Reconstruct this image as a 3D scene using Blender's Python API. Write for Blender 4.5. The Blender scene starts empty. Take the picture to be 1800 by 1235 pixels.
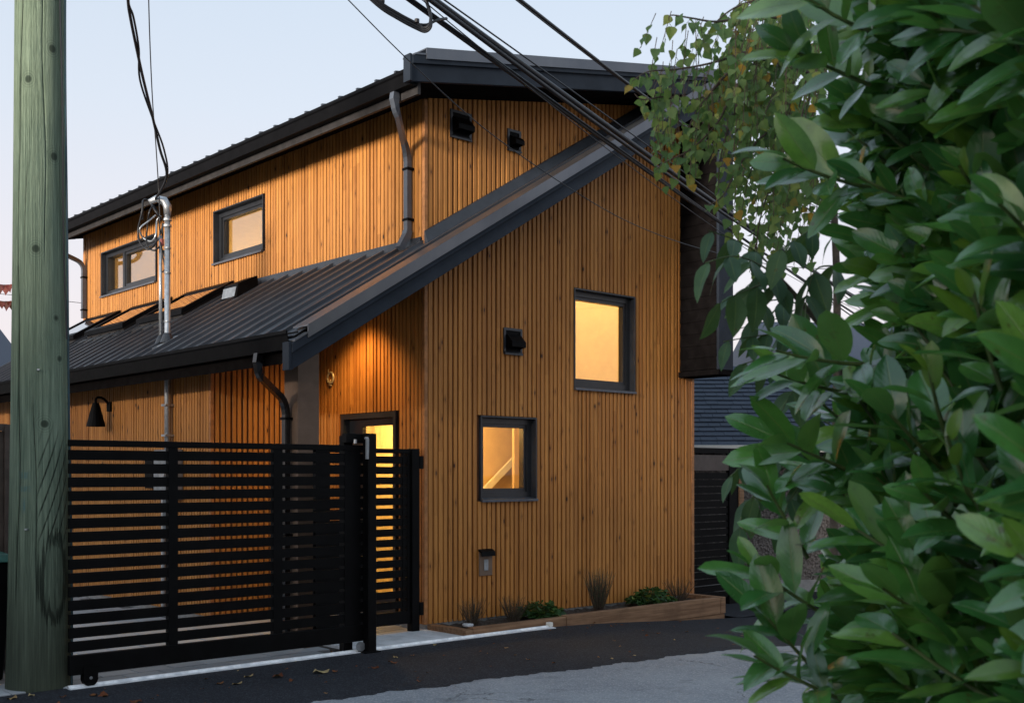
import bpy, bmesh, math, random
from math import radians, sin, cos, pi, sqrt, atan2, floor
from mathutils import Vector, Matrix, Euler
import numpy as np
rnd = random.Random(7)
S = bpy.context.scene
COL = S.collection

# ------------------------------------------------------------------ camera
F = 1975.86; YH = 830.39; AX = radians(47.9636)
CAM = Vector((-7.021, -9.114, 1.6))
FW = Vector((cos(AX), sin(AX), 0)); RT = Vector((sin(AX), -cos(AX), 0))
def at(u, v, w):
    return CAM + FW*w + RT*((u-900)/F*w) + Vector((0, 0, -(v-YH)/F*w))
def proj(p):
    q = p - CAM; w = q.dot(FW)
    return 900 + F*q.dot(RT)/w, YH - F*q.z/w, w
cd = bpy.data.cameras.new('camera'); cam = bpy.data.objects.new('camera', cd); COL.objects.link(cam)
cam.location = CAM; cam.rotation_euler = (pi/2, 0, AX - pi/2)
cd.sensor_width = 36; cd.lens = 36*F/1800; cd.shift_y = (YH-617.5)/1800
cd.clip_start = 0.05; cd.clip_end = 2000
cd.dof.use_dof = True; cd.dof.focus_distance = 10.5; cd.dof.aperture_fstop = 9
S.camera = cam

# ------------------------------------------------------------------ world, sun, exposure
SUN_EL, SUN_AZ = 6, 190          # azimuth of the sun measured from +X, counter-clockwise
sd = Vector((cos(radians(SUN_EL))*cos(radians(SUN_AZ)), cos(radians(SUN_EL))*sin(radians(SUN_AZ)), sin(radians(SUN_EL))))
W = bpy.data.worlds.new('World'); S.world = W; W.use_nodes = True
wn, wl = W.node_tree.nodes, W.node_tree.links
wn.clear()
wo = wn.new('ShaderNodeOutputWorld'); wb = wn.new('ShaderNodeBackground')
sky = wn.new('ShaderNodeTexSky'); sky.sky_type = 'NISHITA'; sky.sun_disc = False
sky.sun_elevation = radians(SUN_EL); sky.sun_rotation = radians(90-SUN_AZ)
sky.air_density = 0.8; sky.dust_density = 4.0; sky.ozone_density = 1.5
tc = wn.new('ShaderNodeTexCoord'); sx = wn.new('ShaderNodeSeparateXYZ'); rp = wn.new('ShaderNodeValToRGB')
rp.color_ramp.elements[0].position = 0.0; rp.color_ramp.elements[0].color = (8.6, 7.4, 7.3, 1)
rp.color_ramp.elements[1].position = 0.55; rp.color_ramp.elements[1].color = (5.0, 6.2, 7.5, 1)
e = rp.color_ramp.elements.new(0.14); e.color = (8.0, 7.3, 7.5, 1)
e = rp.color_ramp.elements.new(0.30); e.color = (6.6, 7.05, 7.8, 1)
mx = wn.new('ShaderNodeMix'); mx.data_type = 'RGBA'; mx.inputs[0].default_value = 0.62
wl.new(tc.outputs['Generated'], sx.inputs[0]); wl.new(sx.outputs['Z'], rp.inputs[0])
wl.new(sky.outputs[0], mx.inputs[6]); wl.new(rp.outputs[0], mx.inputs[7])
wl.new(mx.outputs[2], wb.inputs[0]); wb.inputs[1].default_value = 0.110
wl.new(wb.outputs[0], wo.inputs[0])
ld = bpy.data.lights.new('sun', 'SUN'); lo = bpy.data.objects.new('sun', ld); COL.objects.link(lo)
ld.energy = 4.0; ld.angle = radians(11); ld.color = (1.0, 0.91, 0.81)
lo.rotation_euler = sd.to_track_quat('Z', 'Y').to_euler()
S.view_settings.view_transform = 'Standard'; S.view_settings.look = 'None'
S.view_settings.exposure = 0.62; S.view_settings.gamma = 1; S.view_settings.use_curve_mapping = False
S.cycles.max_bounces = 5; S.cycles.diffuse_bounces = 3; S.cycles.glossy_bounces = 3; S.cycles.transmission_bounces = 4; S.cycles.transparent_max_bounces = 8; S.cycles.sample_clamp_indirect = 6

# ------------------------------------------------------------------ helpers
def tag(o, label=None, cat=None, group=None, kind=None):
    if label: o['label'] = label
    if cat: o['category'] = cat
    if group: o['group'] = group
    if kind: o['kind'] = kind
    return o
def link(name, data, parent=None):
    o = bpy.data.objects.new(name, data); COL.objects.link(o)
    if parent is not None: o.parent = parent
    return o
def empty(name, parent=None):
    return link(name, None, parent)

class MB:
    """collects geometry for ONE mesh object"""
    def __init__(s): s.v = []; s.f = []; s.uv = None
    def add(s, vs, fs):
        n = len(s.v); s.v += [tuple(p) for p in vs]; s.f += [tuple(i+n for i in f) for f in fs]; return s
    def box(s, x0, x1, y0, y1, z0, z1):
        return s.add([(x0,y0,z0),(x1,y0,z0),(x1,y1,z0),(x0,y1,z0),(x0,y0,z1),(x1,y0,z1),(x1,y1,z1),(x0,y1,z1)],
                     [(0,3,2,1),(4,5,6,7),(0,1,5,4),(1,2,6,5),(2,3,7,6),(3,0,4,7)])
    def hexa(s, b, t):
        """b, t: four bottom / top points in the same winding"""
        return s.add(list(b)+list(t), [(0,3,2,1),(4,5,6,7),(0,1,5,4),(1,2,6,5),(2,3,7,6),(3,0,4,7)])
    def prism(s, poly, axis, a0, a1):
        """polygon of 2-d points extruded along axis 0/1/2 (points are the other two coordinates in order)"""
        def P(p, a):
            return {0: (a, p[0], p[1]), 1: (p[0], a, p[1]), 2: (p[0], p[1], a)}[axis]
        n = len(poly); vs = [P(p, a0) for p in poly] + [P(p, a1) for p in poly]
        fs = [tuple(range(n-1, -1, -1)), tuple(range(n, 2*n))] + [(i, (i+1) % n, (i+1) % n+n, i+n) for i in range(n)]
        return s.add(vs, fs)
    def tube(s, pts, r, n=8, cap=True):
        pts = [Vector(p) for p in pts]; m = len(pts)
        rs = r if isinstance(r, (list, tuple)) else [r]*m
        vs = []; up = None
        for i, p in enumerate(pts):
            d = (pts[min(i+1, m-1)] - pts[max(i-1, 0)]).normalized()
            if up is None:
                up = Vector((0, 0, 1)) if abs(d.z) < .9 else Vector((1, 0, 0))
            a = d.cross(up).normalized(); up = a.cross(d).normalized()
            for k in range(n):
                t = 2*pi*k/n; vs.append(p + (a*cos(t) + up*sin(t))*rs[i])
        fs = []
        for i in range(m-1):
            for k in range(n):
                fs.append((i*n+k, i*n+(k+1) % n, (i+1)*n+(k+1) % n, (i+1)*n+k))
        if cap: fs += [tuple(range(n-1, -1, -1)), tuple(range((m-1)*n, m*n))]
        return s.add(vs, fs)
    def sqtube(s, pts, hw, hd, side):
        """rectangular pipe along pts; side = fixed sideways direction"""
        pts = [Vector(p) for p in pts]; m = len(pts); side = Vector(side).normalized(); vs = []
        for i, p in enumerate(pts):
            d = (pts[min(i+1, m-1)] - pts[max(i-1, 0)]).normalized(); b = d.cross(side).normalized()
            k = 1.0
            if 0 < i < m-1:
                c = (pts[i]-pts[i-1]).normalized().dot((pts[i+1]-pts[i]).normalized()); k = 1/max(.6, sqrt((1+c)/2))
            vs += [p+side*hw+b*hd*k, p-side*hw+b*hd*k, p-side*hw-b*hd*k, p+side*hw-b*hd*k]
        fs = []
        for i in range(m-1):
            for k in range(4): fs.append((i*4+k, i*4+(k+1) % 4, (i+1)*4+(k+1) % 4, (i+1)*4+k))
        fs += [(3,2,1,0), tuple(range((m-1)*4, m*4))]
        return s.add(vs, fs)
    def build(s, name, mat, parent=None, smooth=False, bevel=0, kind=None):
        me = bpy.data.meshes.new(name); me.from_pydata(s.v, [], s.f); me.update()
        bm = bmesh.new(); bm.from_mesh(me); bmesh.ops.recalc_face_normals(bm, faces=bm.faces)
        if bevel:
            bmesh.ops.bevel(bm, geom=list(bm.edges), offset=bevel, segments=1, affect='EDGES', profile=.5)
        bm.to_mesh(me); bm.free()
        if smooth: me.polygons.foreach_set('use_smooth', [True]*len(me.polygons))
        me.materials.append(M[mat] if isinstance(mat, str) else mat)
        o = link(name, me, parent)
        if kind: o['kind'] = kind
        return o

# ------------------------------------------------------------------ materials
M = {}
class NT:
    def __init__(s, name):
        s.m = bpy.data.materials.new(name); s.m.use_nodes = True
        s.n, s.l = s.m.node_tree.nodes, s.m.node_tree.links
        s.n.clear()
        s.out = s.n.new('ShaderNodeOutputMaterial'); s.b = s.n.new('ShaderNodeBsdfPrincipled')
        s.l.new(s.b.outputs[0], s.out.inputs[0]); M[name] = s.m
    def new(s, t, **k):
        x = s.n.new(t)
        for a, b in k.items(): setattr(x, a, b)
        return x
    def put(s, sock, val):
        if isinstance(val, bpy.types.NodeSocket): s.l.new(val, sock)
        elif isinstance(val, (tuple, list)) and len(val) == 3 and sock.type == 'RGBA': sock.default_value = (*val, 1)
        else: sock.default_value = val
    def math(s, op, a, b=0.0, c=None):
        x = s.new('ShaderNodeMath', operation=op); s.put(x.inputs[0], a); s.put(x.inputs[1], b)
        if c is not None: s.put(x.inputs[2], c)
        return x.outputs[0]
    def mix(s, f, a, b, mode='MIX'):
        x = s.new('ShaderNodeMix', data_type='RGBA', blend_type=mode); s.put(x.inputs[0], f); s.put(x.inputs[6], a); s.put(x.inputs[7], b)
        return x.outputs[2]
    def noise(s, vec, scale, detail=4, rough=.6, col=False):
        x = s.new('ShaderNodeTexNoise'); x.inputs['Scale'].default_value = scale; x.inputs['Detail'].default_value = detail; x.inputs['Roughness'].default_value = rough
        if vec is not None: s.l.new(vec, x.inputs['Vector'])
        return x.outputs[1 if col else 0]
    def comb(s, x, y, z):
        c = s.new('ShaderNodeCombineXYZ')
        for i, k in enumerate((x, y, z)): s.put(c.inputs[i], k)
        return c.outputs[0]
    def pos(s): return s.new('ShaderNodeNewGeometry').outputs['Position']
    def obj(s): return s.new('ShaderNodeTexCoord').outputs['Object']
    def sep(s, v):
        x = s.new('ShaderNodeSeparateXYZ'); s.l.new(v, x.inputs[0]); return x.outputs
    def smooth(s, val, a, b):
        x = s.new('ShaderNodeMapRange', interpolation_type='SMOOTHSTEP'); s.put(x.inputs[0], val)
        x.inputs[1].default_value = a; x.inputs[2].default_value = b; return x.outputs[0]
    def bump(s, h, strength=.3, dist=.01):
        x = s.new('ShaderNodeBump'); x.inputs['Strength'].default_value = strength; x.inputs['Distance'].default_value = dist
        s.l.new(h, x.inputs['Height']); s.l.new(x.outputs[0], s.b.inputs['Normal'])
    def set(s, **k):
        nm = {'base': 'Base Color', 'rough': 'Roughness', 'metal': 'Metallic', 'spec': 'Specular IOR Level', 'emit': 'Emission Color', 'estr': 'Emission Strength', 'coat': 'Coat Weight'}
        for a, v in k.items(): s.put(s.b.inputs[nm[a]], v)
        return s

def simple(name, base, rough=.5, metal=0, var=.25, scale=8, spec=.5, bump=0, bscale=60):
    t = NT(name); p = t.pos()
    n = t.noise(p, scale, 5, .65)
    f = t.smooth(n, .3, .7)
    lo_ = tuple(c*(1-var) for c in base); hi = tuple(min(1, c*(1+var)) for c in base)
    t.set(base=t.mix(f, lo_, hi), metal=metal, spec=spec)
    t.put(t.b.inputs['Roughness'], t.math('MULTIPLY_ADD', t.noise(p, scale*2.3, 4), .22, rough-.11))
    if bump: t.bump(t.noise(p, bscale, 4), bump, .004)
    return t

def wood_siding(name, lo_, hi, pitch=.066):
    t = NT(name); p = t.pos(); x, y, z = t.sep(p)
    s = t.math('ADD', x, y); idn = t.math('FLOOR', t.math('DIVIDE', s, pitch))
    wn_ = t.new('ShaderNodeTexWhiteNoise', noise_dimensions='1D'); t.l.new(idn, wn_.inputs['W'])
    tone = wn_.outputs[0]
    # boards are about 2.4 m long between butt joints: tone changes along z too
    zz = t.math('ADD', z, t.math('MULTIPLY', tone, 9.7))
    w2 = t.new('ShaderNodeTexWhiteNoise', noise_dimensions='2D')
    t.l.new(t.comb(idn, t.math('FLOOR', t.math('DIVIDE', zz, 2.6)), 0), w2.inputs['Vector'])
    tone2 = t.math('MULTIPLY_ADD', w2.outputs[0], .75, t.math('MULTIPLY', tone, .25))
    grain = t.noise(t.comb(t.math('MULTIPLY', s, 95), t.math('MULTIPLY', idn, 3.7), t.math('MULTIPLY', zz, 1.6)), 1.0, 5, .6)
    wob = t.noise(t.comb(t.math('MULTIPLY', s, 22), t.math('MULTIPLY', idn, 1.7), t.math('MULTIPLY', zz, 3.0)), 1.0, 2, .5)
    f = t.math('ADD', t.math('MULTIPLY', t.smooth(grain, .28, .75), .45), t.math('MULTIPLY', tone2, .55))
    c = t.mix(f, lo_, hi)
    c = t.mix(t.math('MULTIPLY', t.smooth(wob, .55, .75), .35), c, tuple(k*.62 for k in lo_))
    big = t.noise(p, .55, 3, .5)
    c = t.mix(t.math('MULTIPLY', t.smooth(big, .35, .7), .25), c, (hi[0]*1.05, hi[1]*1.12, hi[2]*1.3))
    # knots
    v = t.new('ShaderNodeTexVoronoi', feature='F1'); v.inputs['Scale'].default_value = 1
    kv = t.comb(t.math('MULTIPLY', s, 13), t.math('MULTIPLY', zz, 4.6), t.math('MULTIPLY', idn, 5.31))
    t.l.new(kv, v.inputs['Vector'])
    d = v.outputs['Distance']; kc = t.sep(v.outputs['Color'])
    on = t.math('GREATER_THAN', kc[0], .36)
    core = t.math('MULTIPLY', t.math('SUBTRACT', 1.0, t.smooth(d, .06, .15)), on)
    halo = t.math('MULTIPLY', t.math('SUBTRACT', 1.0, t.smooth(d, .10, .34)), on)
    c = t.mix(t.math('MULTIPLY', halo, .45), c, tuple(k*.6 for k in lo_))
    c = t.mix(t.math('MULTIPLY', core, .95), c, (.035, .012, .004))
    t.set(base=c, rough=.55, spec=.35)
    t.bump(t.math('SUBTRACT', grain, t.math('MULTIPLY', core, .5)), .25, .003)
    return t

wood_siding('cedar', (.29, .101, .018), (.61, .262, .059))
simple('cedar_dark', (.05, .022, .010), .8, var=.4)
simple('cedar_groove', (.130, .043, .009), .7, var=.3)
simple('trim_wood', (.38, .155, .048), .6, var=.25, scale=14)
simple('slate_paint', (.018, .024, .034), .55, var=.18, scale=3, bump=.08, bscale=90, spec=.12)
simple('soffit', (.008, .007, .007), .9, spec=0)
simple('band', (.028, .026, .026), .6, spec=.2)
simple('gutter_black', (.003, .003, .0035), .5, var=.3, spec=.07)
simple('downspout_metal', (.085, .097, .118), .35, metal=.2, var=.15)
simple('gloss_black', (.007, .007, .008), .22, var=.2)
simple('window_black', (.016, .018, .022), .38, var=.2)
simple('window_trim', (.024, .027, .034), .4, var=.2)
simple('sill_metal', (.085, .095, .115), .35, metal=.3, var=.2)
simple('gate_black', (.0035, .0036, .004), .5, var=.3, scale=5, spec=.09)
simple('galvanised', (.46, .48, .50), .38, metal=.75, var=.2, scale=18)
simple('alloy', (.30, .32, .34), .42, metal=.5, var=.25, scale=12)
simple('brown_panel', (.165, .105, .070), .6, var=.1)
simple('plaster', (.72, .62, .44), .8, var=.05)
simple('ochre_plaster', (.58, .42, .20), .8, var=.05)
simple('tan_plaster', (.50, .36, .20), .8, var=.05)
simple('interior_wood', (.40, .17, .05), .5, var=.2)
simple('white_paint', (.75, .72, .66), .6, var=.06)
simple('cable_black', (.010, .010, .012), .5, var=.2)
simple('concrete', (.30, .30, .30), .85, var=.2, scale=6, bump=.25, bscale=120)
simple('concrete_pale', (.60, .61, .63), .8, var=.18, scale=5, bump=.2, bscale=140)
simple('track_steel', (.80, .82, .85), .45, metal=.1, var=.25, scale=9)
simple('soil', (.035, .026, .020), .95, var=.5, scale=30, bump=.9, bscale=40)
simple('bark', (.10, .075, .055), .9, var=.4, scale=30, bump=.6)
simple('twig', (.075, .05, .035), .8, var=.3, scale=30)
simple('stem_green', (.075, .11, .03), .55, var=.3, scale=30)
simple('brown_metal', (.085, .062, .052), .55, var=.25)
simple('green_plastic', (.02, .10, .075), .45, var=.2)
simple('stucco_wall', (.55, .53, .50), .9, var=.12, scale=2, bump=.3)
simple('brass', (.75, .62, .36), .35, metal=.3)
simple('dull_red', (.25, .06, .05), .6)
simple('blue_paint', (.012, .045, .06), .6)

def metal_roof(name):
    t = NT(name); p = t.pos(); x, y, z = t.sep(p)
    n = t.noise(t.comb(t.math('MULTIPLY', x, 1.2), t.math('MULTIPLY', y, 7), 0), 1, 4)
    t.set(base=t.mix(t.smooth(n, .3, .7), (.105, .113, .130), (.150, .156, .170)), metal=.75, spec=.5)
    t.put(t.b.inputs['Roughness'], t.math('MULTIPLY_ADD', t.noise(p, 4, 4), .18, .24))
    t.bump(t.noise(t.comb(t.math('MULTIPLY', x, 1.0), t.math('MULTIPLY', y, 9), 0), 1, 3), .10, .01)
metal_roof('metal_roof')

def timber(name, lo_, hi):
    t = NT(name); p = t.pos(); x, y, z = t.sep(p)
    g = t.noise(t.comb(t.math('MULTIPLY', x, 2), t.math('MULTIPLY', y, 30), t.math('MULTIPLY', z, 45)), 1, 5)
    c = t.mix(t.smooth(g, .3, .7), lo_, hi)
    w = t.noise(p, 3.5, 4); c = t.mix(t.math('MULTIPLY', t.smooth(w, .45, .75), .5), c, tuple(k*.5 for k in lo_))
    t.set(base=c, rough=.75, spec=.25); t.bump(g, .35, .006)
timber('timber', (.17, .092, .050), (.30, .175, .10))

def asphalt(name, a, b, stone, stain=None):
    t = NT(name); p = t.pos()
    v = t.new('ShaderNodeTexVoronoi'); v.inputs['Scale'].default_value = 95; t.l.new(p, v.inputs['Vector'])
    vc = t.sep(v.outputs['Color'])
    big = t.noise(p, .9, 5, .6); mid = t.noise(p, 11, 4, .6)
    c = t.mix(t.smooth(big, .32, .70), a, b)
    c = t.mix(t.math('MULTIPLY', t.smooth(mid, .45, .8), .35), c, tuple(k*.6 for k in a))
    c = t.mix(t.math('MULTIPLY', t.math('GREATER_THAN', vc[0], .72), t.math('MULTIPLY_ADD', vc[1], .5, .3)), c, stone)
    sp_ = t.noise(p, 2.3, 5, .7); c = t.mix(t.math('MULTIPLY', t.smooth(sp_, .56, .70), .45), c, tuple(k*.45 for k in a))
    if stain:
        cr = t.new('ShaderNodeTexVoronoi', feature='DISTANCE_TO_EDGE'); cr.inputs['Scale'].default_value = 1.1
        wv = t.new('ShaderNodeVectorMath', operation='ADD'); t.l.new(p, wv.inputs[0])
        wv2 = t.new('ShaderNodeVectorMath', operation='SCALE'); t.l.new(t.noise(p, 3, 4, .6, True), wv2.inputs[0]); wv2.inputs[3].default_value = .55
        t.l.new(wv2.outputs[0], wv.inputs[1]); t.l.new(wv.outputs[0], cr.inputs['Vector'])
        k = t.math('SUBTRACT', 1.0, t.smooth(cr.outputs[0], .004, .016))
        k = t.math('MULTIPLY', k, t.smooth(t.noise(p, .7, 2), .5, .6))
        c = t.mix(t.math('MULTIPLY', k, .8), c, stain)
    t.set(base=c, rough=.86, spec=.3)
    h = t.math('ADD', v.outputs['Distance'], t.math('MULTIPLY', mid, 1.2))
    t.bump(h, .55, .008)
asphalt('asphalt_new', (.0095, .0108, .0155), (.0145, .0165, .0225), (.045, .05, .06))
asphalt('asphalt_old', (.20, .213, .238), (.27, .285, .31), (.38, .385, .39), (.05, .05, .052))
simple('dirt', (.06, .05, .042), .95, var=.5, scale=3, bump=.5)

def paver_mat():
    t = NT('paver'); p = t.pos(); oi = t.new('ShaderNodeObjectInfo').outputs['Random']
    n = t.noise(p, 60, 4); c = t.mix(t.math('MULTIPLY_ADD', n, .5, t.math('MULTIPLY', oi, .5)), (.26, .27, .285), (.43, .44, .455))
    t.set(base=c, rough=.85); t.bump(n, .4, .004)
paver_mat()

def glass(name, tint=(1, 1, 1), refl=1.0):
    t = NT(name); t.n.remove(t.b)
    tr = t.new('ShaderNodeBsdfTransparent'); tr.inputs[0].default_value = (*tint, 1)
    gl = t.new('ShaderNodeBsdfGlossy'); gl.inputs['Roughness'].default_value = .0
    lw = t.new('ShaderNodeLayerWeight'); lw.inputs[0].default_value = .5
    fr = t.math('MULTIPLY_ADD', t.math('POWER', lw.outputs['Facing'], 5.0), .90, .05)
    n = t.noise(t.pos(), 1.7, 2); bp = t.new('ShaderNodeBump'); bp.inputs['Strength'].default_value = .02; bp.inputs['Distance'].default_value = .02
    t.l.new(n, bp.inputs['Height']); t.l.new(bp.outputs[0], gl.inputs['Normal'])
    f = t.math('MINIMUM', t.math('MULTIPLY', fr, 2.8*refl), 1.0)
    ms = t.new('ShaderNodeMixShader'); t.l.new(f, ms.inputs[0]); t.l.new(tr.outputs[0], ms.inputs[1]); t.l.new(gl.outputs[0], ms.inputs[2])
    t.l.new(ms.outputs[0], t.out.inputs[0])
glass('glass', (.92, .94, .92)); glass('glass_mid', (.92, .94, .92), .6); glass('glass_clear', (.95, .96, .94), .25)
glass('glass_dark', (.25, .28, .28), .8)

def emit(name, col, st):
    t = NT(name); t.set(base=(0.8, .8, .8), emit=col, estr=st)
emit('lamp_glow', (1, .62, .25), 14)

def leaf_mat(name, cols, under, rough=.38, spec=.5, veins=.5, yellow=None, trans=.25, coat=0):
    """uv.x along the leaf, uv.y across; variation = object random + 'var' attribute"""
    t = NT(name)
    uv = t.new('ShaderNodeUVMap'); uv.uv_map = 'UVMap'; u, v, _ = t.sep(uv.outputs[0])
    at_ = t.new('ShaderNodeAttribute', attribute_name='var').outputs['Fac']
    r = t.math('FRACT', t.math('ADD', at_, t.new('ShaderNodeObjectInfo').outputs['Random']))
    rr = t.new('ShaderNodeValToRGB'); t.l.new(r, rr.inputs[0])
    el = rr.color_ramp.elements
    el[0].position = 0; el[0].color = (*cols[0][1], 1); el[1].position = cols[-1][0]; el[1].color = (*cols[-1][1], 1)
    for pz, c in cols[1:-1]:
        k = el.new(pz); k.color = (*c, 1)
    c = rr.outputs[0]
    n = t.noise(t.pos(), 26, 4); c = t.mix(t.math('MULTIPLY', t.smooth(n, .35, .75), .45), c, tuple(k*.55 for k in cols[0][1]))
    bl = t.math('MULTIPLY', t.smooth(t.noise(t.pos(), 47, 3), .60, .68), t.math('GREATER_THAN', t.math('FRACT', t.math('MULTIPLY', r, 7.31)), .72))
    c = t.mix(t.math('MULTIPLY', bl, .65), c, (.10, .06, .02))
    av = t.math('ABSOLUTE', t.math('SUBTRACT', v, .5))
    rib = t.math('SUBTRACT', 1.0, t.smooth(av, .012, .045))
    wv = t.math('SINE', t.math('MULTIPLY', t.math('SUBTRACT', u, t.math('MULTIPLY', av, .55)), 62))
    sv = t.smooth(wv, .80, 1.0)
    c = t.mix(t.math('MULTIPLY', rib, .7*veins), c, (.22, .30, .09)); c = t.mix(t.math('MULTIPLY', sv, .10*veins), c, (.16, .26, .09))
    bf = t.new('ShaderNodeNewGeometry').outputs['Backfacing']
    c = t.mix(bf, c, t.mix(.5, c, under))
    t.set(base=c, spec=spec); t.put(t.b.inputs['Roughness'], t.math('ADD', t.math('MULTIPLY', bf, .25), t.math('MULTIPLY_ADD', n, .2, rough-.1)))
    t.bump(t.math('ADD', t.math('MULTIPLY', wv, -.06), t.math('ADD', t.math('MULTIPLY', rib, -.6), t.math('MULTIPLY', n, .4))), .35, .003)
    if coat: t.set(coat=coat); t.b.inputs['Coat Roughness'].default_value = .16
    tl = t.new('ShaderNodeBsdfTranslucent'); t.put(tl.inputs[0], t.mix(.5, c, (.14, .24, .02)))
    ms = t.new('ShaderNodeMixShader'); ms.inputs[0].default_value = trans
    t.l.new(t.b.outputs[0], ms.inputs[1]); t.l.new(tl.outputs[0], ms.inputs[2]); t.l.new(ms.outputs[0], t.out.inputs[0])
leaf_mat('laurel_leaf', [(0, (.044, .185, .056)), (.35, (.068, .260, .062)), (.7, (.110, .340, .068)), (.9, (.18, .41, .068)), (1, (.27, .50, .08))], (.16, .34, .10), .24, .9, .7, trans=.34, coat=.8)
leaf_mat('new_leaf', [(0, (.13, .28, .03)), (1, (.20, .36, .05))], (.16, .27, .06), .34, .5, .5, trans=.35, coat=.5)
leaf_mat('birch_leaf', [(0, (.085, .175, .075)), (.45, (.145, .26, .095)), (.80, (.25, .34, .10)), (.94, (.32, .34, .08)), (.965, (.46, .25, .035)), (1, (.52, .26, .04))], (.17, .25, .11), .5, .35, .3, trans=.5)
leaf_mat('sapling_leaf', [(0, (.038, .100, .055)), (.6, (.055, .135, .065)), (1, (.085, .17, .060))], (.07, .12, .06), .5, .35, .5)
leaf_mat('herb_leaf', [(0, (.018, .055, .018)), (.7, (.035, .10, .025)), (.92, (.07, .15, .03)), (1, (.28, .26, .03))], (.05, .10, .04), .55, .3, .2)
leaf_mat('lavender_leaf', [(0, (.07, .13, .07)), (.6, (.12, .19, .095)), (1, (.12, .12, .10))], (.07, .09, .06), .7, .2, 0)
leaf_mat('heather_leaf', [(0, (.026, .038, .022)), (.6, (.045, .055, .028)), (1, (.09, .05, .05))], (.03, .03, .02), .7, .2, 0)
leaf_mat('dry_leaf', [(0, (.11, .032, .014)), (.45, (.19, .062, .022)), (.75, (.26, .125, .045)), (1, (.42, .32, .16))], (.2, .1, .05), .75, .2, .3, trans=.05)
leaf_mat('red_leaf', [(0, (.12, .018, .02)), (1, (.28, .05, .04))], (.2, .06, .05), .6, .3, .2)

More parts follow.
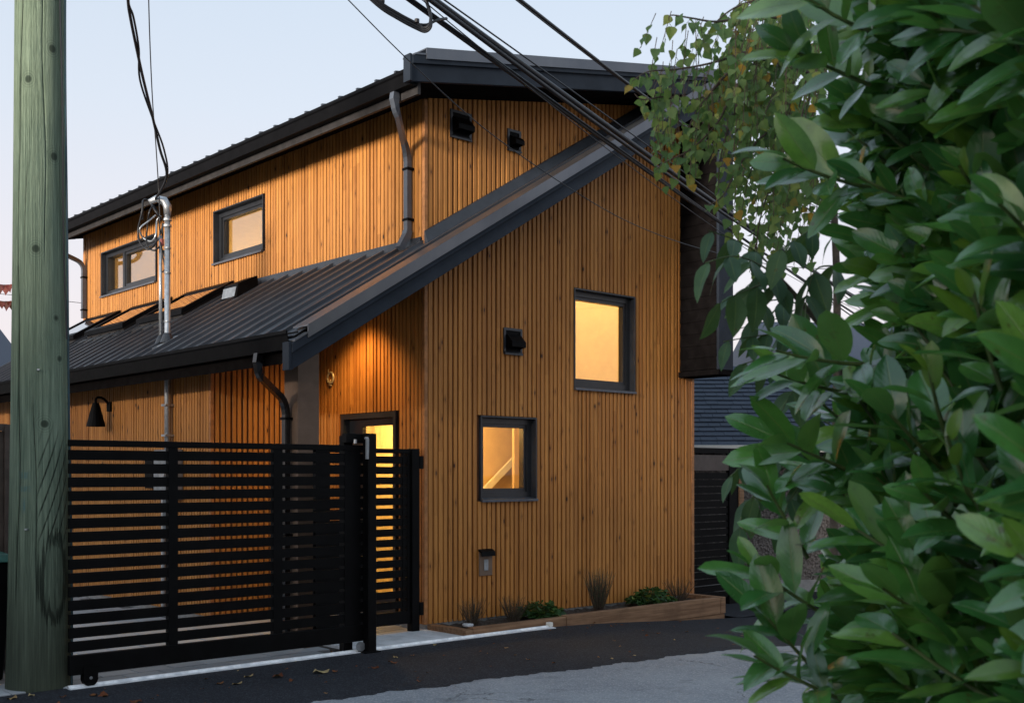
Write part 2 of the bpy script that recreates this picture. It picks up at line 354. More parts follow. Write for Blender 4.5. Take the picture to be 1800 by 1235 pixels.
def pole_mat():
    t = NT('pole_wood'); p = t.obj(); x, y, z = t.sep(p)
    ang = t.math('ARCTAN2', y, x)
    cx, cy = t.math('MULTIPLY', t.math('COSINE', ang), 9), t.math('MULTIPLY', t.math('SINE', ang), 9)
    g = t.noise(t.comb(cx, cy, t.math('MULTIPLY', z, .9)), 1.6, 6, .65)
    fine = t.noise(t.comb(t.math('MULTIPLY', cx, 6), t.math('MULTIPLY', cy, 6), t.math('MULTIPLY', z, 2.5)), 1.4, 4, .6)
    big = t.noise(p, .8, 3)
    c = t.mix(t.smooth(g, .3, .72), (.125, .180, .128), (.290, .370, .268))
    c = t.mix(t.math('MULTIPLY', t.smooth(big, .4, .7), .45), c, (.26, .32, .21))
    c = t.mix(t.math('MULTIPLY', t.smooth(fine, .54, .70), .55), c, (.030, .045, .032))
    # weathered, dirty foot with a ragged edge, shade low down painted in too
    hz = t.math('ADD', z, t.math('MULTIPLY', t.math('SUBTRACT', g, .5), .9))
    c = t.mix(t.math('MULTIPLY', t.math('SUBTRACT', 1.0, t.smooth(hz, .1, 1.6)), .75), c, (.038, .040, .030))
    # dark rubbed scar: an oval ring and slanting gouges low on the lane side
    A0 = -1.62
    da = t.math('MULTIPLY', t.math('SUBTRACT', ang, A0-.0), .23); 
    wig = t.math('MULTIPLY', t.math('SUBTRACT', fine, .5), .05)
    ez = t.math('DIVIDE', t.math('SUBTRACT', z, .82), .30); ea = t.math('DIVIDE', t.math('SUBTRACT', da, .045), .105)
    rr = t.math('ADD', t.math('SQRT', t.math('ADD', t.math('POWER', ez, 2.0), t.math('POWER', ea, 2.0))), t.math('MULTIPLY', t.math('SUBTRACT', g, .5), 1.5))
    ring = t.math('SUBTRACT', 1.0, t.smooth(t.math('ABSOLUTE', t.math('SUBTRACT', rr, 1.0)), .05, .20))
    ring = t.math('MULTIPLY', ring, t.smooth(fine, .36, .56))
    sl = t.math('ADD', t.math('MULTIPLY', t.math('SUBTRACT', z, t.math('MULTIPLY', da, 2.6)), 1.0), wig)
    w_ = t.math('ABSOLUTE', t.math('SINE', t.math('MULTIPLY', sl, 17)))
    band = t.math('MULTIPLY', t.smooth(z, 1.0, 1.15), t.math('SUBTRACT', 1.0, t.smooth(z, 1.65, 2.0)))
    side = t.math('MULTIPLY', t.smooth(da, -.10, -.03), t.math('SUBTRACT', 1.0, t.smooth(da, .17, .22)))
    gou = t.math('MULTIPLY', t.math('MULTIPLY', t.math('SUBTRACT', 1.0, t.smooth(w_, .10, .34)), t.math('MULTIPLY', band, side)), t.smooth(fine, .40, .55))
    c = t.mix(t.math('MULTIPLY', t.math('MAXIMUM', ring, gou), .82), c, (.014, .020, .014))
    # knots
    for kz, ka, kr in ((1.96, -1.75, .030), (3.25, -2.05, .032), (3.95, -1.35, .034), (4.75, -1.40, .034), (2.45, -1.15, .022), (4.5, -2.35, .03), (2.75, -1.30, .02)):
        dz = t.math('SUBTRACT', z, kz); dk = t.math('MULTIPLY', t.math('SUBTRACT', ang, ka), .21)
        d = t.math('SQRT', t.math('ADD', t.math('POWER', dz, 2.0), t.math('POWER', dk, 2.0)))
        c = t.mix(t.math('MULTIPLY', t.math('SUBTRACT', 1.0, t.smooth(d, kr*.55, kr*1.25)), .8), c, (.016, .026, .018))
        rg = t.math('MULTIPLY', t.math('SUBTRACT', 1.0, t.smooth(d, kr, kr*3.2)), t.smooth(t.math('SINE', t.math('MULTIPLY', d, 330)), .2, .9))
        c = t.mix(t.math('MULTIPLY', rg, .4), c, (.045, .065, .045))
    VA = atan2(-FW.y, -FW.x)
    for ca, wd, za, zb in ((-.42, .030, .5, 12.0), (-.80, .016, 1.5, 5.6), (.25, .012, .4, 2.4), (.55, .010, 3, 8), (-.10, .010, 2.9, 4.2)):
        c0 = VA+ca
        wob = t.math('ADD', t.math('MULTIPLY', t.math('SINE', t.math('MULTIPLY_ADD', z, 1.9, c0*3)), .06), t.math('MULTIPLY', t.math('SINE', t.math('MULTIPLY', z, 5.1)), .03))
        dd = t.math('ABSOLUTE', t.math('SUBTRACT', t.math('SUBTRACT', ang, c0), wob))
        k = t.math('SUBTRACT', 1.0, t.smooth(t.math('ADD', dd, t.math('MULTIPLY', t.math('SUBTRACT', fine, .5), .05)), wd*.5, wd*1.5))
        k = t.math('MULTIPLY', k, t.math('MULTIPLY', t.smooth(z, za, za+.4), t.math('SUBTRACT', 1.0, t.smooth(z, zb-.5, zb))))
        c = t.mix(t.math('MULTIPLY', k, .9), c, (.012, .016, .012))
    # blue marking paint
    db = t.math('MULTIPLY', t.math('SUBTRACT', ang, -2.45), .22)
    for bz, bh, bw in ((1.58, .03, .05), (1.48, .025, .06), (1.36, .06, .02)):
        e_ = t.math('MAXIMUM', t.math('DIVIDE', t.math('ABSOLUTE', t.math('SUBTRACT', z, bz)), bh), t.math('DIVIDE', t.math('ABSOLUTE', db), bw))
        k = t.math('MULTIPLY', t.math('SUBTRACT', 1.0, t.smooth(t.math('ADD', e_, t.math('MULTIPLY', wig, 26)), .3, 1.2)), t.math('MULTIPLY', t.smooth(g, .42, .55), .5))
        c = t.mix(k, c, (.05, .19, .24))
    t.set(base=c, rough=.82, spec=.2)
    t.bump(t.math('ADD', t.math('MULTIPLY', fine, -.6), t.math('SUBTRACT', g, t.math('MAXIMUM', ring, gou))), 1.0, .02)
pole_mat()

def shingle_mat():
    t = NT('shingle'); p = t.pos(); oi = t.new('ShaderNodeObjectInfo').outputs['Random']
    n = t.noise(p, 40, 4)
    c = t.mix(t.math('MULTIPLY_ADD', n, .6, t.math('MULTIPLY', oi, .4)), (.022, .032, .052), (.050, .066, .098))
    t.set(base=c, rough=.8); t.bump(n, .5, .006)
shingle_mat()
def pebble():
    t = NT('pebble_dash'); p = t.pos()
    v = t.new('ShaderNodeTexVoronoi'); v.inputs['Scale'].default_value = 38; t.l.new(p, v.inputs['Vector'])
    c = t.mix(t.sep(v.outputs['Color'])[0], (.06, .05, .045), (.24, .215, .20))
    t.set(base=c, rough=.9); t.bump(v.outputs['Distance'], .8, .02)
pebble()

# ================================================================== SETTING
def sstep(a, b, x):
    t = max(0, min(1, (x-a)/(b-a))); return t*t*(3-2*t)
def gz(x): return -.20*sstep(.6, 5.2, x)        # the lane falls gently to the right
def sheet(name, xs, ys, dz, mat):
    vs = [(x, y, gz(x)+dz) for y in ys for x in xs]; n = len(xs)
    fs = [(j*n+i, j*n+i+1, (j+1)*n+i+1, (j+1)*n+i) for j in range(len(ys)-1) for i in range(n-1)]
    return MB().add(vs, fs).build(name, mat)
XS = [-600, -100, -40, -20, -10, -5, 0, .6]+[.6+.3*i for i in range(1, 18)]+[8, 12, 20, 40, 100, 600]
tag(sheet('ground', XS, [-600, -100, -30, -13.5, -7, -.6, 10, 40, 100, 600], -.035, 'dirt'), kind='structure')
tag(sheet('lane', XS[2:-2], [-13.2, -9, -6, -2], -.007, 'asphalt_old'), kind='structure')
# newer, darker asphalt strip with a ragged edge against the old lane
def edge_y(x):
    pts = [(-40, -2.0), (-6, -2.12), (-2.66, -2.34), (-2.17, -2.39), (-1.63, -2.49), (-1.26, -2.47), (-.59, -2.63), (.245, -2.71), (1.72, -2.85), (4, -3.05), (8, -3.3), (40, -3.4)]
    for (a, b), (c, d) in zip(pts, pts[1:]):
        if a <= x <= c: return b+(d-b)*(x-a)/(c-a)
    return -3
xs = [-40, -20, -10]+[-7+.02*i for i in range(754)]+[10, 15, 25, 40]
near = []; 
ph = [rnd.uniform(0, 6) for _ in range(6)]
for x in xs:
    j = .020*sin(x*9+ph[0])+.014*sin(x*23+ph[1])+.010*sin(x*51+ph[2])+rnd.uniform(-.008, .008) if -8 < x < 9 else 0
    near.append(edge_y(x)+j)
vs = []; fs = []
for i, x in enumerate(xs):
    back = -.70 if x < 4.3 else (.6 if x > 4.35 else -.7)
    vs += [(x, near[i], gz(x)-.0062), (x, near[i]+.16, gz(x)+.002), (x, back, gz(x)+.002)]
for i in range(len(xs)-1):
    a = 3*i; fs += [(a, a+3, a+4, a+1), (a+1, a+4, a+5, a+2)]
tag(MB().add(vs, fs).build('asphalt_strip', 'asphalt_new'), kind='structure')
# side path beyond the right gate
tag(MB().add([(4.3, -.75, gz(4.3)+.006), (20, -.75, -.194), (20, 12, -.194), (4.3, 12, gz(4.3)+.006)], [(0, 1, 2, 3)]).build('side_path', 'asphalt_new'), kind='structure')

# driveway: pavers behind the gate, one object each near the camera
drv = MB().box(-4.6, 0.0, -.62, 9.5, -.12, -.028).build('driveway', 'soil'); tag(drv, kind='structure')
me_p = {}
def paver_mesh(k):
    if k not in me_p:
        w = .300-.009 if k == 0 else .150-.009
        b = MB(); d = .200-.009; bv = .006; h = .03
        b.add([(0,0,0),(w,0,0),(w,d,0),(0,d,0),(0,0,h-bv),(w,0,h-bv),(w,d,h-bv),(0,d,h-bv),(bv,bv,h),(w-bv,bv,h),(w-bv,d-bv,h),(bv,d-bv,h)],
              [(0,1,5,4),(1,2,6,5),(2,3,7,6),(3,0,4,7),(4,5,9,8),(5,6,10,9),(6,7,11,10),(7,4,8,11),(8,9,10,11)])
        me = bpy.data.meshes.new('paver'); me.from_pydata(b.v, [], b.f); me.materials.append(M['paver']); me_p[k] = me
    return me_p[k]
far = MB(); npav = 0
for j in range(38):
    y = -.615+j*.2; off = -.15 if j % 2 else 0
    for i in range(16):
        x = -4.55+i*.3+off
        if x+.3 > -1.25 and y < -.02: continue          # concrete pad there
        if x > -.05 or (x+.3 > -1.36 and y > 1.95): continue
        dz = rnd.uniform(-.003, .003)
        if j < 19:
            o = link('paver', paver_mesh(0), drv); o.location = (x, y, -.030+dz); npav += 1
        else:
            far.box(x, x+.291, y, y+.191, -.03, dz)
far.build('paver_field', 'paver', drv, kind='stuff')
# concrete pad by the corner
pad = MB(); pad.box(-1.255, .02, -.61, -.015, -.10, .004)
tag(pad.build('concrete_pad', 'concrete_pale', bevel=.006), kind='structure')

# ================================================================== HOUSE
house = empty('wooden_house')
tag(house, 'two storey house clad in orange vertical boards with dark metal roof', 'house')
PITCH, GAP = .066, .0188
def RB(x): return 3.668+.6096*x          # underside line of the long roof's rake
def DB(x): return 5.401+.194*x           # underside line of the dormer roof's rake
ROOFT, DORT = .28, .15                   # to top of metal
nboards = [0]
def wall(name, axis, plane, s0, s1, base, top, holes, out, keep, inner_mat='plaster', thick=.16):
    """vertical boards on a backing wall. axis: 0 = wall runs along X (plane y), 1 = runs along Y (plane x).
    out = sign of outward normal along the other axis. holes: (s0,s1,z0,z1). keep(s): own object?"""
    def P(s, d, z): return (s, plane+out*d, z) if axis == 0 else (plane+out*d, s, z)
    def pr(b, sa, sb, d0, d1, za, zb0, zb1):
        b.hexa([P(sa,d0,za),P(sb,d0,za),P(sb,d1,za),P(sa,d1,za)], [P(sa,d0,zb0),P(sb,d0,zb1),P(sb,d1,zb1),P(sa,d1,zb0)])
    back = MB()
    br = sorted({s0, s1, *[h[0] for h in holes], *[h[1] for h in holes]}); br = [b for b in br if s0 <= b <= s1]
    for a, b in zip(br, br[1:]):
        z = base; hs = sorted([h for h in holes if h[0] < b-1e-6 and h[1] > a+1e-6], key=lambda h: h[2])
        for h in hs:
            if h[2]-.02 > z: pr(back, a, b, -thick, 0, z, h[2], h[2])
            z = h[3]
        pr(back, a, b, -thick, 0, z, top(a), top(b))
    w = back.build(name, 'cedar_groove', house)
    rest = MB(); nrest = 0
    k0 = int(math.floor(s0/PITCH+1e-4)); k = k0
    # boards follow the world grid so the material's board index matches
    off = plane+out*.0235                            # x+y index: shift so that boards line up with floor((x+y)/pitch)
    i = int(math.floor((s0+off)/PITCH))
    while i*PITCH-off < s1:
        ga_, gb_ = rnd.uniform(.30, .72)*GAP, rnd.uniform(.30, .72)*GAP; a = max(s0+.002, i*PITCH-off+ga_); b = min(s1-.002, (i+1)*PITCH-off-gb_); i += 1
        if b-a < .012: continue
        segs = []; z = base-.018
        hs = sorted([h for h in holes if h[0] < b-.004 and h[1] > a+.004], key=lambda h: h[2])
        for h in hs:
            if h[0] > a: a2 = a
            if h[2] > z+.02: segs.append((z, h[2]-.004, h[2]-.004))
            z = h[3]+.004
        segs.append((z, top(a)-.002, top(b)-.002))
        pj = rnd.uniform(-.003, .002)
        for za, zb, zc in segs:
            if min(zb, zc)-za < .03: continue
            c = .004; d0, d1 = .002, .024+pj
            B = MB()
            prof = [(a, d0), (a, d1-c), (a+c, d1), (b-c, d1), (b, d1-c), (b, d0)]
            n = len(prof)
            vs = [P(s, d, za) for s, d in prof]+[P(s, d, zb+(zc-zb)*(s-a)/(b-a)) for s, d in prof]
            fs = [tuple(range(n)), tuple(range(2*n-1, n-1, -1))]+[(q, q+n, (q+1) % n+n, (q+1) % n) for q in range(n)]
            if keep((a+b)/2):
                B.add(vs, fs).build('siding_board', 'cedar', w); nboards[0] += 1
            else:
                rest.add(vs, fs); nrest += 1
    if nrest: rest.build('siding', 'cedar', w, kind='stuff')
    return w

WIN = {'up': (2.125, 3.172, 2.56, 3.72), 'low': (.717, 1.540, 1.30, 2.21)}
W1 = (3.213, 4.515, 4.33, 5.033); W2 = (6.25, 8.225, 4.333, 5.03)
DOOR = (.46, 1.49, .05, 2.25)
gable = wall('gable_wall', 0, 0, 0, 4.27, .075, lambda x: min(DB(x), 6.25)+.03, [WIN['up'], WIN['low']], -1, lambda s: True)
dorm = wall('dormer_wall', 1, 0, .026, 8.98, 4.02, lambda y: 5.42, [W1, W2], -1, lambda s: s < 4.9)
doorw = wall('porch_wall', 1, 0, .026, 2.0, .075, lambda y: 3.70, [DOOR], -1, lambda s: True)
frontw = wall('recess_wall', 0, 2.0, -1.34, -.03, .075, lambda x: RB(x)+.02, [], -1, lambda s: True)
sidew = wall('side_wall', 1, -1.34, 2.03, 8.98, .075, lambda y: 2.855, [], -1, lambda s: s < 3.6)
# corner trims
def trim(x0, x1, y0, y1, z0, z1): MB().box(x0, x1, y0, y1, z0, z1).build('corner_trim', 'trim_wood', house, bevel=.003)
trim(-.028, .016, -.028, .016, .055, 5.40)
trim(-1.368, -1.326, 1.972, 2.014, .055, 2.80)
trim(4.245, 4.298, -.030, .02, .055, 2.80)
# foundation
fd = MB(); fd.box(.01, 4.26, .004, .2, -.4, .072); fd.box(-1.33, .2, 2.004, 8.95, -.4, .072); fd.box(.004, .16, .2, 2.1, -.4, .072)
fd.build('foundation', 'concrete', house)
# right and rear outer walls (out of sight, close the volume)
rw = MB(); rw.box(4.10, 4.268, .17, 8.97, -.3, 6.1); rw.box(.17, 4.09, 8.81, 8.97, -.3, 5.4); rw.box(-1.33, .16, 8.82, 8.97, -.3, 2.7)
rw.build('rear_walls', 'cedar_dark', house)

# interior linings so that the lit windows look into rooms
ir = MB()
def room(b, x0, x1, y0, y1, z0, z1, skip=()):
    t = .03
    if 'x0' not in skip: b.box(x0-t, x0, y0, y1, z0, z1)
    if 'x1' not in skip: b.box(x1, x1+t, y0, y1, z0, z1)
    if 'y0' not in skip: b.box(x0-t, x1+t, y0-t, y0, z0, z1)
    if 'y1' not in skip: b.box(x0-t, x1+t, y1, y1+t, z0, z1)
    b.box(x0-t, x1+t, y0-t, y1+t, z1, z1+t); b.box(x0-t, x1+t, y0-t, y1+t, z0-t, z0)
    return b
def lining(name, x0, x1, y0, y1, z0, z1, axis, holes_y0=(), holes_x0=()):
    b = MB(); room(b, x0, x1, y0, y1, z0, z1, skip=(('y0',) if holes_y0 else ())+(('x0',) if holes_x0 else ()))
    def cut(ax, s0, s1, holes):
        br = sorted({s0, s1, *[h[0] for h in holes], *[h[1] for h in holes]})
        for a, c in zip(br, br[1:]):
            z = z0
            for h in [h for h in holes if h[0] < c-1e-6 and h[1] > a+1e-6]:
                if h[2] > z: put(ax, a, c, z, h[2])
                z = h[3]
            if z < z1: put(ax, a, c, z, z1)
    def put(ax, a, c, za, zb):
        if ax == 'y': b.box(a, c, y0-.03, y0, za, zb)
        else: b.box(x0-.03, x0, a, c, za, zb)
    if holes_y0: cut('y', x0, x1, holes_y0)
    if holes_x0: cut('x', y0, y1, holes_x0)
    return b.build(name, 'plaster', house)
lining('interior_room', .20, 4.05, .20, 2.7, .10, 2.46, 0, [WIN['low']], [DOOR])
lining('interior_room', .20, 4.05, .20, 2.7, 2.54, 5.15, 0, [WIN['up']])
lining('interior_room', .20, 4.05, 2.8, 8.75, 2.54, 5.28, 0, (), [W1, W2])
# stair handrail seen through the lower window
def onp(axis, val, u, v):
    d = at(u, v, 1)-CAM; return CAM+d*((val-CAM[axis])/d[axis])
MB().sqtube([onp(1, 1.44, 836, 878), onp(1, 1.44, 935, 775)], .018, .040, (0, 1, 0)).build('handrail', 'white_paint', house)
MB().box(1.6, 3.6, 1.50, 1.56, .1, 2.4).build('stair_wall', 'ochre_plaster', house)
xe = onp(1, 1.05, 904, 800).x
MB().box(xe, xe+.35, 1.05, 1.09, .1, 2.4).build('partition', 'tan_plaster', house)
# hall seen through the porch door: partition with a doorway and a warm timber door
hp = MB(); hp.box(1.2, 1.25, 1.15, 2.6, .1, 2.4); hp.build('hall_partition', 'plaster', house)
MB().box(.95, 1.0, .35, .75, .1, 2.2).build('hall_door', 'interior_wood', house)
def lamp(name, loc, en, col=(1, .61, .20), size=.12, typ='POINT', **k):
    l = bpy.data.lights.new(name, typ); l.energy = en; l.color = col; l.shadow_soft_size = size
    for a, b in k.items(): setattr(l, a, b)
    o = link(name, l); o.location = loc; return o
lamp('room_lamp', (1.2, .9, 2.25), 50); lamp('room_lamp', (.6, 1.9, 2.3), 40)
lamp('room_lamp', (2.6, 1.4, 4.9), 100); lamp('room_lamp', (3.3, 4.6, 3.5), 60); lamp('room_lamp', (3.3, 7.4, 3.5), 75)

# windows --------------------------------------------------------------
def window(name, axis, plane, h, out, mull=None, pane='glass'):
    root = empty(name, house)
    def bx(b, s0, s1, d0, d1, z0, z1):
        a, c = plane+out*d0, plane+out*d1
        if axis == 0: b.box(s0, s1, min(a, c), max(a, c), z0, z1)
        else: b.box(min(a, c), max(a, c), s0, s1, z0, z1)
    def ring(s0, s1, z0, z1, t, d0, d1, nm, mat, bottom=True, bev=.002):
        b = MB(); bx(b, s0, s0+t, d0, d1, z0, z1); bx(b, s1-t, s1, d0, d1, z0, z1)
        bx(b, s0+t, s1-t, d0, d1, z1-t, z1)
        if bottom: bx(b, s0+t, s1-t, d0, d1, z0, z0+t)
        return b.build(nm, mat, root)
    s0, s1, z0, z1 = h
    ring(s0+.002, s1-.002, z0+.002, z1-.002, .016, -.10, .036, 'reveal', 'window_trim')
    ring(s0+.018, s1-.018, z0+.030, z1-.018, .062, -.155, -.045, 'frame', 'window_black')
    i0, i1, j0, j1 = s0+.08, s1-.08, z0+.092, z1-.08
    if mull:
        b = MB(); bx(b, mull-.035, mull+.035, -.15, -.05, j0, j1); b.build('mullion', 'window_black', root)
        secs = [(i0, mull-.035), (mull+.035, i1)]
    else: secs = [(i0, i1)]
    for a, c in secs:
        if mull and c-a < .62:
            pass
        else:
            ring(a, c, j0, j1, .038, -.135, -.062, 'sash', 'window_black')
            a, c = a+.038, c-.038
        b = MB(); jj0, jj1 = (j0, j1) if (mull and c-a < .62) else (j0+.038, j1-.038)
        bx(b, a, c, -.104, -.098, jj0, jj1); b.build('pane', pane, root)
    # sloping metal sill
    b = MB(); A = plane+out*.060; B = plane-out*.05
    prof = [(A, z0-.012), (A, z0+.012), (B, z0+.032), (B, z0-.004)]
    if axis == 0: b.prism(prof, 0, s0+.004, s1-.004)
    else:
        vs = [(p[0], s0+.004, p[1]) for p in prof]+[(p[0], s1-.004, p[1]) for p in prof]
        b.add(vs, [(3,2,1,0), (4,5,6,7)]+[(i, (i+1) % 4, (i+1) % 4+4, i+4) for i in range(4)])
    b.build('sill', 'sill_metal', root)
    return root
window('window', 0, 0, WIN['up'], -1, pane='glass_mid'); window('window', 0, 0, WIN['low'], -1, pane='glass_clear')
window('window', 1, 0, W1, -1); window('window', 1, 0, W2, -1, mull=7.56)

# porch door with a glazed panel
dr = empty('porch_door', house)
b = MB(); y0, y1, z0, z1 = DOOR
for (a, c, d, e_) in ((y0+.003, y0+.05, z0, z1-.003), (y1-.05, y1-.003, z0, z1-.003)): b.box(-.034, .10, a, c, d, e_)
b.box(-.034, .10, y0+.05, y1-.05, z1-.06, z1-.003)
b.build('frame', 'window_black', dr)
b = MB(); b.box(.05, .10, y0+.05, y0+.10, z0, z1-.06); b.box(.05, .10, y1-.30, y1-.05, z0, z1-.06)
b.box(.05, .10, y0+.10, y1-.30, z1-.14, z1-.06); b.box(.05, .10, y0+.10, y1-.30, z0, z0+.25); b.build('door_leaf', 'window_black', dr)
MB().box(.070, .078, y0+.10, y1-.30, z0+.25, z1-.14).build('pane', 'glass', dr)
MB().tube([(.05, y1-.20, 1.0), (-.01, y1-.20, 1.0), (-.01, y1-.20, 1.35), (.05, y1-.20, 1.35)], .012).build('handle', 'galvanised', dr)

# roofs ------------------------------------------------------------------
def slab(b, x0, x1, y0, y1, f, lo_, hi):
    b.hexa([(x0,y0,f(x0)+lo_),(x1,y0,f(x1)+lo_),(x1,y1,f(x1)+lo_),(x0,y1,f(x0)+lo_)],
           [(x0,y0,f(x0)+hi),(x1,y0,f(x1)+hi),(x1,y1,f(x1)+hi),(x0,y1,f(x0)+hi)])
EAVE, RAKE, BACK = -1.86, -.60, 9.3
roof = MB(); slab(roof, EAVE, .05, RAKE+.03, BACK, RB, .03, ROOFT-.012); slab(roof, .05, 4.22, RAKE+.03, .10, RB, .03, ROOFT-.012)
roof = roof.build('main_roof', 'soffit', house)
def panel(parent, f, x0, x1, y0, y1, top, rib=True):
    b = MB(); slab(b, x0, x1, y0+.004, y1-.004, f, top-.010, top)
    if rib: slab(b, x0+.02, x1, y1-.013, y1+.013, f, top-.005, top+.038)
    return b.build('roof_panel', 'metal_roof', parent)
y = -.325*1-.0
k = 0
yy = -.60
while yy < BACK-.05:
    y1 = min(yy+.325 if yy > -.6 else -.30, BACK)
    if y1 <= .06:
        panel(roof, RB, EAVE-.03, 4.20, yy, min(y1, .0) if y1 > 0 else y1, ROOFT)
    else:
        panel(roof, RB, EAVE-.03, .0, yy, y1, ROOFT)
    yy = y1
# flashing where roof meets dormer wall and gable wall
fl = MB(); fl.prism([(-.045, RB(-.045)+ROOFT+.002), (-.045, RB(-.045)+ROOFT+.02), (-.030, RB(0)+ROOFT+.06), (-.026, RB(0)+ROOFT+.06), (-.026, RB(0)+ROOFT-.02)], 1, .03, 8.98)
fl.build('flashing', 'window_trim', roof)
fl = MB(); fl.hexa([(-.03,-.09,RB(0)+ROOFT-.02),(3.9,-.09,RB(3.9)+ROOFT-.02),(3.9,-.028,RB(3.9)+ROOFT-.02),(-.03,-.028,RB(0)+ROOFT-.02)],
                   [(-.03,-.045,RB(0)+ROOFT+.10),(3.9,-.045,RB(3.9)+ROOFT+.10),(3.9,-.028,RB(3.9)+ROOFT+.11),(-.03,-.028,RB(0)+ROOFT+.11)])
fl.build('flashing', 'window_trim', roof)
# rake fascia (two boards) + metal cap
def rake(parent, f, x0, x1, h_low, h_top, cap, ycap, end):
    b = MB(); slab(b, x0, x1, -.640, -.598, f, 0, h_low+.02); b.build('fascia_board', 'slate_paint', parent, bevel=.003)
    b = MB(); slab(b, x0-.004, x1, -.662, -.641, f, h_low, h_top); b.build('fascia_board', 'slate_paint', parent, bevel=.003)
    b = MB(); slab(b, x0+.15, x1, -.674, -.663, f, h_top-.035, cap); slab(b, x0+.15, x1, -.664, ycap, f, cap-.012, cap)
    slab(b, x0+.02, x0+.15, -.668, ycap-.05, f, h_top+.002, h_top+.018)
    b.build('rake_cap', 'metal_roof', parent)
    x = x0
    MB().box(x-.034, x-.005, -.655, end, f(x)-.0, f(x)+h_top+.01).build('fascia_end', 'slate_paint', parent, bevel=.003)
rake(roof, RB, -1.945, 4.235, .15, .235, .315, -.42, -.55)
# fascia behind gutter, gutter
def eave(parent, xf, ztop, gz0, bandz, y0, y1):
    MB().box(xf, xf+.035, y0, y1, bandz, gz0+.10).build('eave_fascia', 'band', parent)
    b = MB(); x0, x1 = xf-.125, xf-.002
    b.prism([(x0, ztop), (x0, ztop-.028), (x0+.012, ztop-.045), (x0+.035, gz0), (x1, gz0), (x1, ztop), (x1-.01, ztop), (x1-.01, gz0+.012), (x0+.042, gz0+.012), (x0+.02, ztop-.05), (x0+.012, ztop)], 1, y0, y1)
    b.build('gutter', 'gutter_black', parent)
eave(roof, -1.845, 2.832, 2.672, 2.615, -.595, BACK)
b = MB(); slab(b, -1.80, -1.37, 2.003, BACK, RB, .012, .028); b.build('soffit_panel', 'soffit', roof)
# sloped soffit over the porch and gable overhang
b = MB(); slab(b, -1.80, -.02, -.59, 2.0, RB, .012, .028); slab(b, -.02, 4.02, -.59, -.03, RB, .012, .028); b.build('soffit_panel', 'soffit', roof)

dorm_roof = MB(); slab(dorm_roof, -.56, 4.16, RAKE+.03, 9.4, DB, .03, DORT-.012)
dorm_roof = dorm_roof.build('dormer_roof', 'soffit', house)
yy = -.60
while yy < 9.35:
    y1 = min(yy+.325 if yy > -.6 else -.30, 9.4); panel(dorm_roof, DB, -.62, 4.18, yy, y1, DORT); yy = y1
rake(dorm_roof, DB, -.648, 4.02, .165, .245, .315, -.42, -.55)
eave(dorm_roof, -.545, 5.41, 5.265, 5.19, -.595, 9.35)
b = MB(); slab(b, -.51, -.03, -.59, 9.3, DB, .012, .028); b.build('soffit_panel', 'soffit', dorm_roof)
b = MB(); slab(b, -.03, 4.02, -.59, -.03, DB, .012, .028); b.build('soffit_panel', 'soffit', dorm_roof)
# fin that carries the roof edge down the right end of the gable
fin = empty('gable_fin', house)
b = MB(); b.box(4.03, 4.275, -.598, -.028, 2.86, RB(4.03)+.06); b.build('fin_core', 'soffit', fin)
zz = 2.87
while zz < RB(4.03)-.03:
    z2 = min(zz+.15, RB(4.03)+.03)
    b = MB(); b.hexa([(4.012,-.595,zz),(4.03,-.595,zz),(4.03,-.03,zz),(4.012,-.03,zz)], [(4.022,-.595,z2),(4.03,-.595,z2),(4.03,-.03,z2),(4.022,-.03,z2)])
    b.build('lap_board', 'brown_dark' if False else 'soffit', fin); zz += .15
b = MB(); b.box(4.012, 4.295, -.640, -.600, 2.86, 6.46); b.build('fin_face', 'slate_paint', fin, bevel=.003)
b = MB(); b.box(3.985, 4.31, -.655, -.026, 2.795, 2.858); b.build('fin_foot', 'soffit', fin, bevel=.003)
b = MB(); b.box(4.05, 4.30, -.60, 9.3, 6.28, 6.50); b.build('ridge_cap', 'metal_roof', fin)
b = MB(); b.box(4.272, 4.30, -.60, 9.3, 2.86, 6.29); b.build('outer_cladding', 'slate_paint', fin)

# skylights on the long roof: kerb, frame, glass
for i, (ya, yb) in enumerate(((3.98, 5.25), (5.75, 7.02), (7.50, 8.77))):
    sk = empty('skylight', house); xa, xb = -.72, -.06
    b = MB(); slab(b, xa, xb, ya, yb, RB, ROOFT-.01, ROOFT+.09); b.build('kerb', 'band', sk)
    b = MB(); t = .055
    slab(b, xa-.03, xa+t, ya-.03, yb+.03, RB, ROOFT+.07, ROOFT+.135); slab(b, xb-t, xb+.02, ya-.03, yb+.03, RB, ROOFT+.07, ROOFT+.135)
    slab(b, xa+t, xb-t, ya-.03, ya+t, RB, ROOFT+.07, ROOFT+.135); slab(b, xa+t, xb-t, yb-t, yb+.03, RB, ROOFT+.07, ROOFT+.135)
    b.build('frame', 'gutter_black', sk)
    b = MB(); slab(b, xa+t, xb-t, ya+t, yb-t, RB, ROOFT+.110, ROOFT+.118); b.build('pane', 'glass_dark', sk)
    b = MB(); slab(b, xa-.12, xa-.035, ya-.06, yb+.06, RB, ROOFT+.001, ROOFT+.03); b.build('apron_flashing', 'band', sk)
